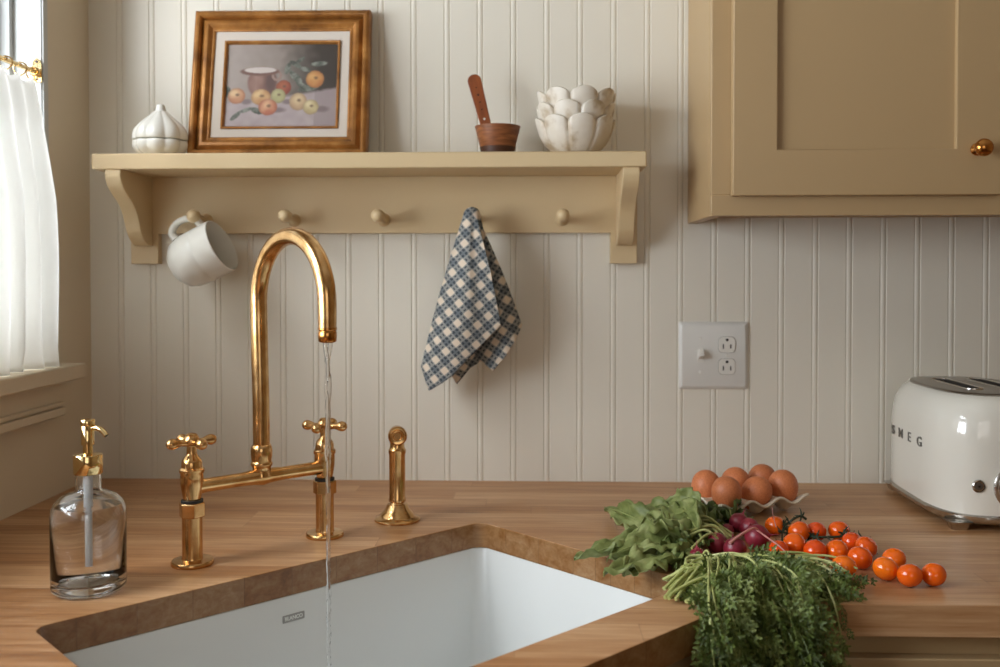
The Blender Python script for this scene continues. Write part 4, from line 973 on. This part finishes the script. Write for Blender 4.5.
# ------------------------------------------------------------------ feathery greens falling over the edge
hb = thing('leafy_greens_bunch', 'bunch of feathery dark green carrot tops draped over counter edge', 'leafy greens', (.22, -.58, 0)); hbase = Vector(hb.location)
def leaflet(bm, p, d, nrm, L):
    """little three-lobed deltoid leaflet"""
    d = d.normalized(); s = d.cross(nrm)
    if s.length < 1e-4: s = d.orthogonal()
    s.normalize(); u = s.cross(d)
    out = [(0, 0), (.30, .07), (.42, .32), (.55, .30), (.58, .12), (.82, .17), (1.1, 0), (.82, -.17), (.58, -.12), (.55, -.30), (.42, -.32), (.30, -.07)]
    vs = [bm.verts.new(p + d*a*L + s*b*L + u*(L*.18*abs(b)*2 - L*.12*a*a)) for a, b in out]
    c = bm.verts.new(p + d*L*.5)
    for k in range(len(vs)): bm.faces.new((c, vs[k], vs[(k+1) % len(vs)]))
def frond(ctrl, rad, start, dens, scale, seed):
    rng = random.Random(seed)
    n = 40; P_ = spline(ctrl, n)
    bm = bmesh.new(); tube(bm, [p-hbase for p in P_], [rad*(1-.72*k/(n-1)) for k in range(n)], 7); st = obj('stem', bm, M_stem, hb, smooth=80)
    bl = bmesh.new()
    k = int(n*start)
    while k < n-1:
        t = k/(n-1); p = P_[k]-hbase; tg = (P_[min(k+1, n-1)]-P_[k-1]).normalized()
        for sgn in (-1, 1):
            if rng.random() > dens: continue
            rv = Vector((rng.uniform(-1, 1), rng.uniform(-1, .4), rng.uniform(-.6, .8))); sd2 = tg.cross(rv).normalized()
            bd_ = (tg*.75 + sd2*sgn*.9 + Vector((0, 0, -.30))).normalized(); BL = scale*(.020+.018*rng.random())*(1.15-.6*abs(t-.62))
            m_ = 5; q = p.copy(); pts_ = [p]
            for s2 in range(m_):
                bd_ = (bd_ + Vector((0, 0, -.10)) + Vector((rng.uniform(-.12, .12), rng.uniform(-.12, .12), 0))).normalized(); q = q + bd_*BL/m_; pts_.append(q)
                nr = sd2.cross(bd_).normalized() if sd2.cross(bd_).length > .01 else Vector((0, -1, 0))
                for sg2 in (-1, 1):
                    ld = (bd_*.6 + bd_.cross(nr)*sg2*.8 + Vector((rng.uniform(-.2, .2), rng.uniform(-.2, .2), rng.uniform(-.2, .1))))
                    leaflet(bl, q, ld, nr + Vector((rng.uniform(-.8, .8), rng.uniform(-.8, .8), rng.uniform(-.4, .4))), scale*(.0060+.0050*rng.random()))
            leaflet(bl, q, bd_, nr, scale*.010)
            tube(bl, pts_, .0005, 4)
        k += rng.choice((1, 2, 2))
    # keep the leaves out of the counter
    for v in bl.verts:
        w_ = v.co + hbase
        inside = w_.y > -.638 and (w_.y > w_.x - .868)
        if inside and w_.z < .0015 and w_.x > .17:
            if w_.z > -.010 : v.co.z = .0015 - hbase.z + abs(w_.z)*.1
            else:
                if w_.x > .23: v.co.y = -.640 - hbase.y
                else:
                    dd = (w_.x-.868-w_.y)/2 - .002; v.co += Vector((-dd, dd, 0))
    obj('leaflets', bl, M_frond, st, smooth=0)
rg = random.Random(21)
def edge_y(x): return -.640 if x > .232 else (x-.872)
nF = 36
for k in range(nF):
    u = (k+.5)/nF
    s = on_counter(rg.uniform(694, 730), rg.uniform(556, 572), .006+.010*rg.random())
    xe = .186 + .122*u + rg.uniform(-.006, .006)
    top = Vector((.45*s.x+.55*xe + .010, -.583+rg.uniform(-.02, .02), .020+rg.uniform(0, .020)))
    ey_ = edge_y(xe) - .004
    lip = Vector((xe, ey_-.004, .010+rg.uniform(0, .012)))
    dr = rg.uniform(.07, .20)
    end = Vector((xe+rg.uniform(-.005, .035), ey_-.020-rg.uniform(0, .03), lip.z-dr)); mid = Vector(((xe+end.x)/2+rg.uniform(-.006, .01), (ey_+end.y)/2-.014, lip.z-dr*.42))
    if lip.x < .225: lip.y -= .004; mid.y -= .006; end.y -= .006
    frond([s, top, lip, mid, end], .00165, .36, .70, rg.uniform(.85, 1.15), 100+k)
# fronds lying on the counter: long ones to the right, cut stem ends to the left
for k, (px, py, h, ex_, ey2, eh) in enumerate([(712, 560, .014, 860, 593, .006), (705, 556, .016, 850, 585, .008), (712, 556, .016, 838, 600, .008), (716, 560, .014, 812, 574, .012), (708, 562, .014, 846, 600, .003), (708, 556, .018, 790, 572, .020), (712, 560, .018, 770, 586, .028), (704, 562, .016, 745, 598, .026), (706, 560, .016, 800, 590, .022), (706, 566, .012, 728, 600, .016), (712, 560, .014, 835, 588, .014), (720, 562, .016, 822, 604, .012)]):
    a = on_counter(px, py, h); b = on_counter(ex_, ey2, eh)
    b.y = max(b.y, -.632); frond([a, a.lerp(b, .33)+Vector((0, 0, .010)), a.lerp(b, .68)+Vector((0, 0, .006)), b], .0016, .42, .85, rg.uniform(.8, 1.15), 300+k)
for k, (px, py, ex_, ey2) in enumerate([(722, 562, 684, 594), (730, 566, 692, 598), (735, 566, 702, 604)]):
    a = on_counter(px, py, .018); b = on_counter(ex_, ey2, .004); frond([a, a.lerp(b, .4)+Vector((0, 0, .008)), b+(a-b)*.2+Vector((0, 0, .005)), b], .0017, .68, .75, .6, 400+k)
for k in range(26):
    q_ = rg.random(); a = on_counter(661+q_*36+rg.uniform(-2, 2), 597+q_*7-9*(k % 3), .003+.006*rg.random()); b = on_counter(rg.uniform(690, 736), rg.uniform(555, 574), .018+.006*rg.random()); c = on_counter(rg.uniform(745, 825), rg.uniform(552, 572), .026); b2 = a.lerp(b, .5)+Vector((0, 0, rg.uniform(.002, .009)))
    bm = bmesh.new(); sp3 = spline([a, b2, b, c, c+Vector((.035, -.02, -.010))], 30); tube(bm, [p-hbase for p in sp3], [.0021-.0008*q/29 for q in range(30)], 8); obj('stem', bm, M_stem, hb, smooth=80)
# the single sprig that hangs on its own at the right
frond([on_counter(805, 560, .024), W(822, 578, -.615), W(833, 600, -.646), W(838, 620, -.655), W(842, 643, -.660), W(843, 664, -.662), W(846, 690, -.664)], .0014, .52, 1.0, .62, 777)

# ------------------------------------------------------------------ light
def area(name, loc, rot, sx, sy, power, col):
    l = bpy.data.lights.new(name, 'AREA'); l.shape = 'RECTANGLE'; l.size = sx; l.size_y = sy; l.energy = power; l.color = col
    o = bpy.data.objects.new(name, l); link(o); o.location = loc; o.rotation_euler = rot; return o
area('window_daylight', (-1.60, -1.22, .46), (0, R(-90), R(13)), 1.0, 1.5, 80, (.86, .93, 1.0))
hi = area('high_sky_daylight', (-1.75, -1.5, 1.95), (0, 0, 0), 1.1, 1.1, 72, (.90, .95, 1.0))
hi.rotation_euler = (Vector((-.42, -.78, 0))-hi.location).to_track_quat('-Z', 'Y').to_euler()
area('rear_fill_light', (.3, YB-.3, .75), (R(90), 0, 0), 1.4, 1.3, 6, (1.0, .86, .68))  # warm fill lamp added outside the unseen rear window
wd = bpy.data.worlds.new('daylight'); bpy.context.scene.world = wd; wd.use_nodes = True
wd.node_tree.nodes['Background'].inputs['Color'].default_value = (.86, .93, 1, 1); wd.node_tree.nodes['Background'].inputs['Strength'].default_value = .9

# ------------------------------------------------------------------ camera
cam = bpy.data.cameras.new('camera'); co = bpy.data.objects.new('camera', cam); link(co)
co.matrix_world = Matrix(((r3.x, u3.x, -f2.x, 0), (r3.y, u3.y, -f2.y, -D_), (r3.z, u3.z, -f2.z, h_), (0, 0, 0, 1)))
cam.sensor_width = 36; cam.sensor_fit = 'HORIZONTAL'; cam.lens = f_*36/1000; cam.shift_y = -(333.5-cy0)/1000
cam.clip_start = .02
cam.dof.use_dof = True; cam.dof.focus_distance = 1.28; cam.dof.aperture_fstop = 4.5
sc_ = bpy.context.scene; sc_.camera = co
sc_.view_settings.view_transform = 'Standard'; sc_.view_settings.look = 'None'; sc_.view_settings.gamma = 1; sc_.view_settings.use_curve_mapping = False
sc_.view_settings.exposure = .13
sc_.cycles.use_denoising = True
sc_.cycles.max_bounces = 10; sc_.cycles.transmission_bounces = 10; sc_.cycles.transparent_max_bounces = 12; sc_.cycles.diffuse_bounces = 5
sc_.cycles.caustics_refractive = True; sc_.cycles.sample_clamp_indirect = 6
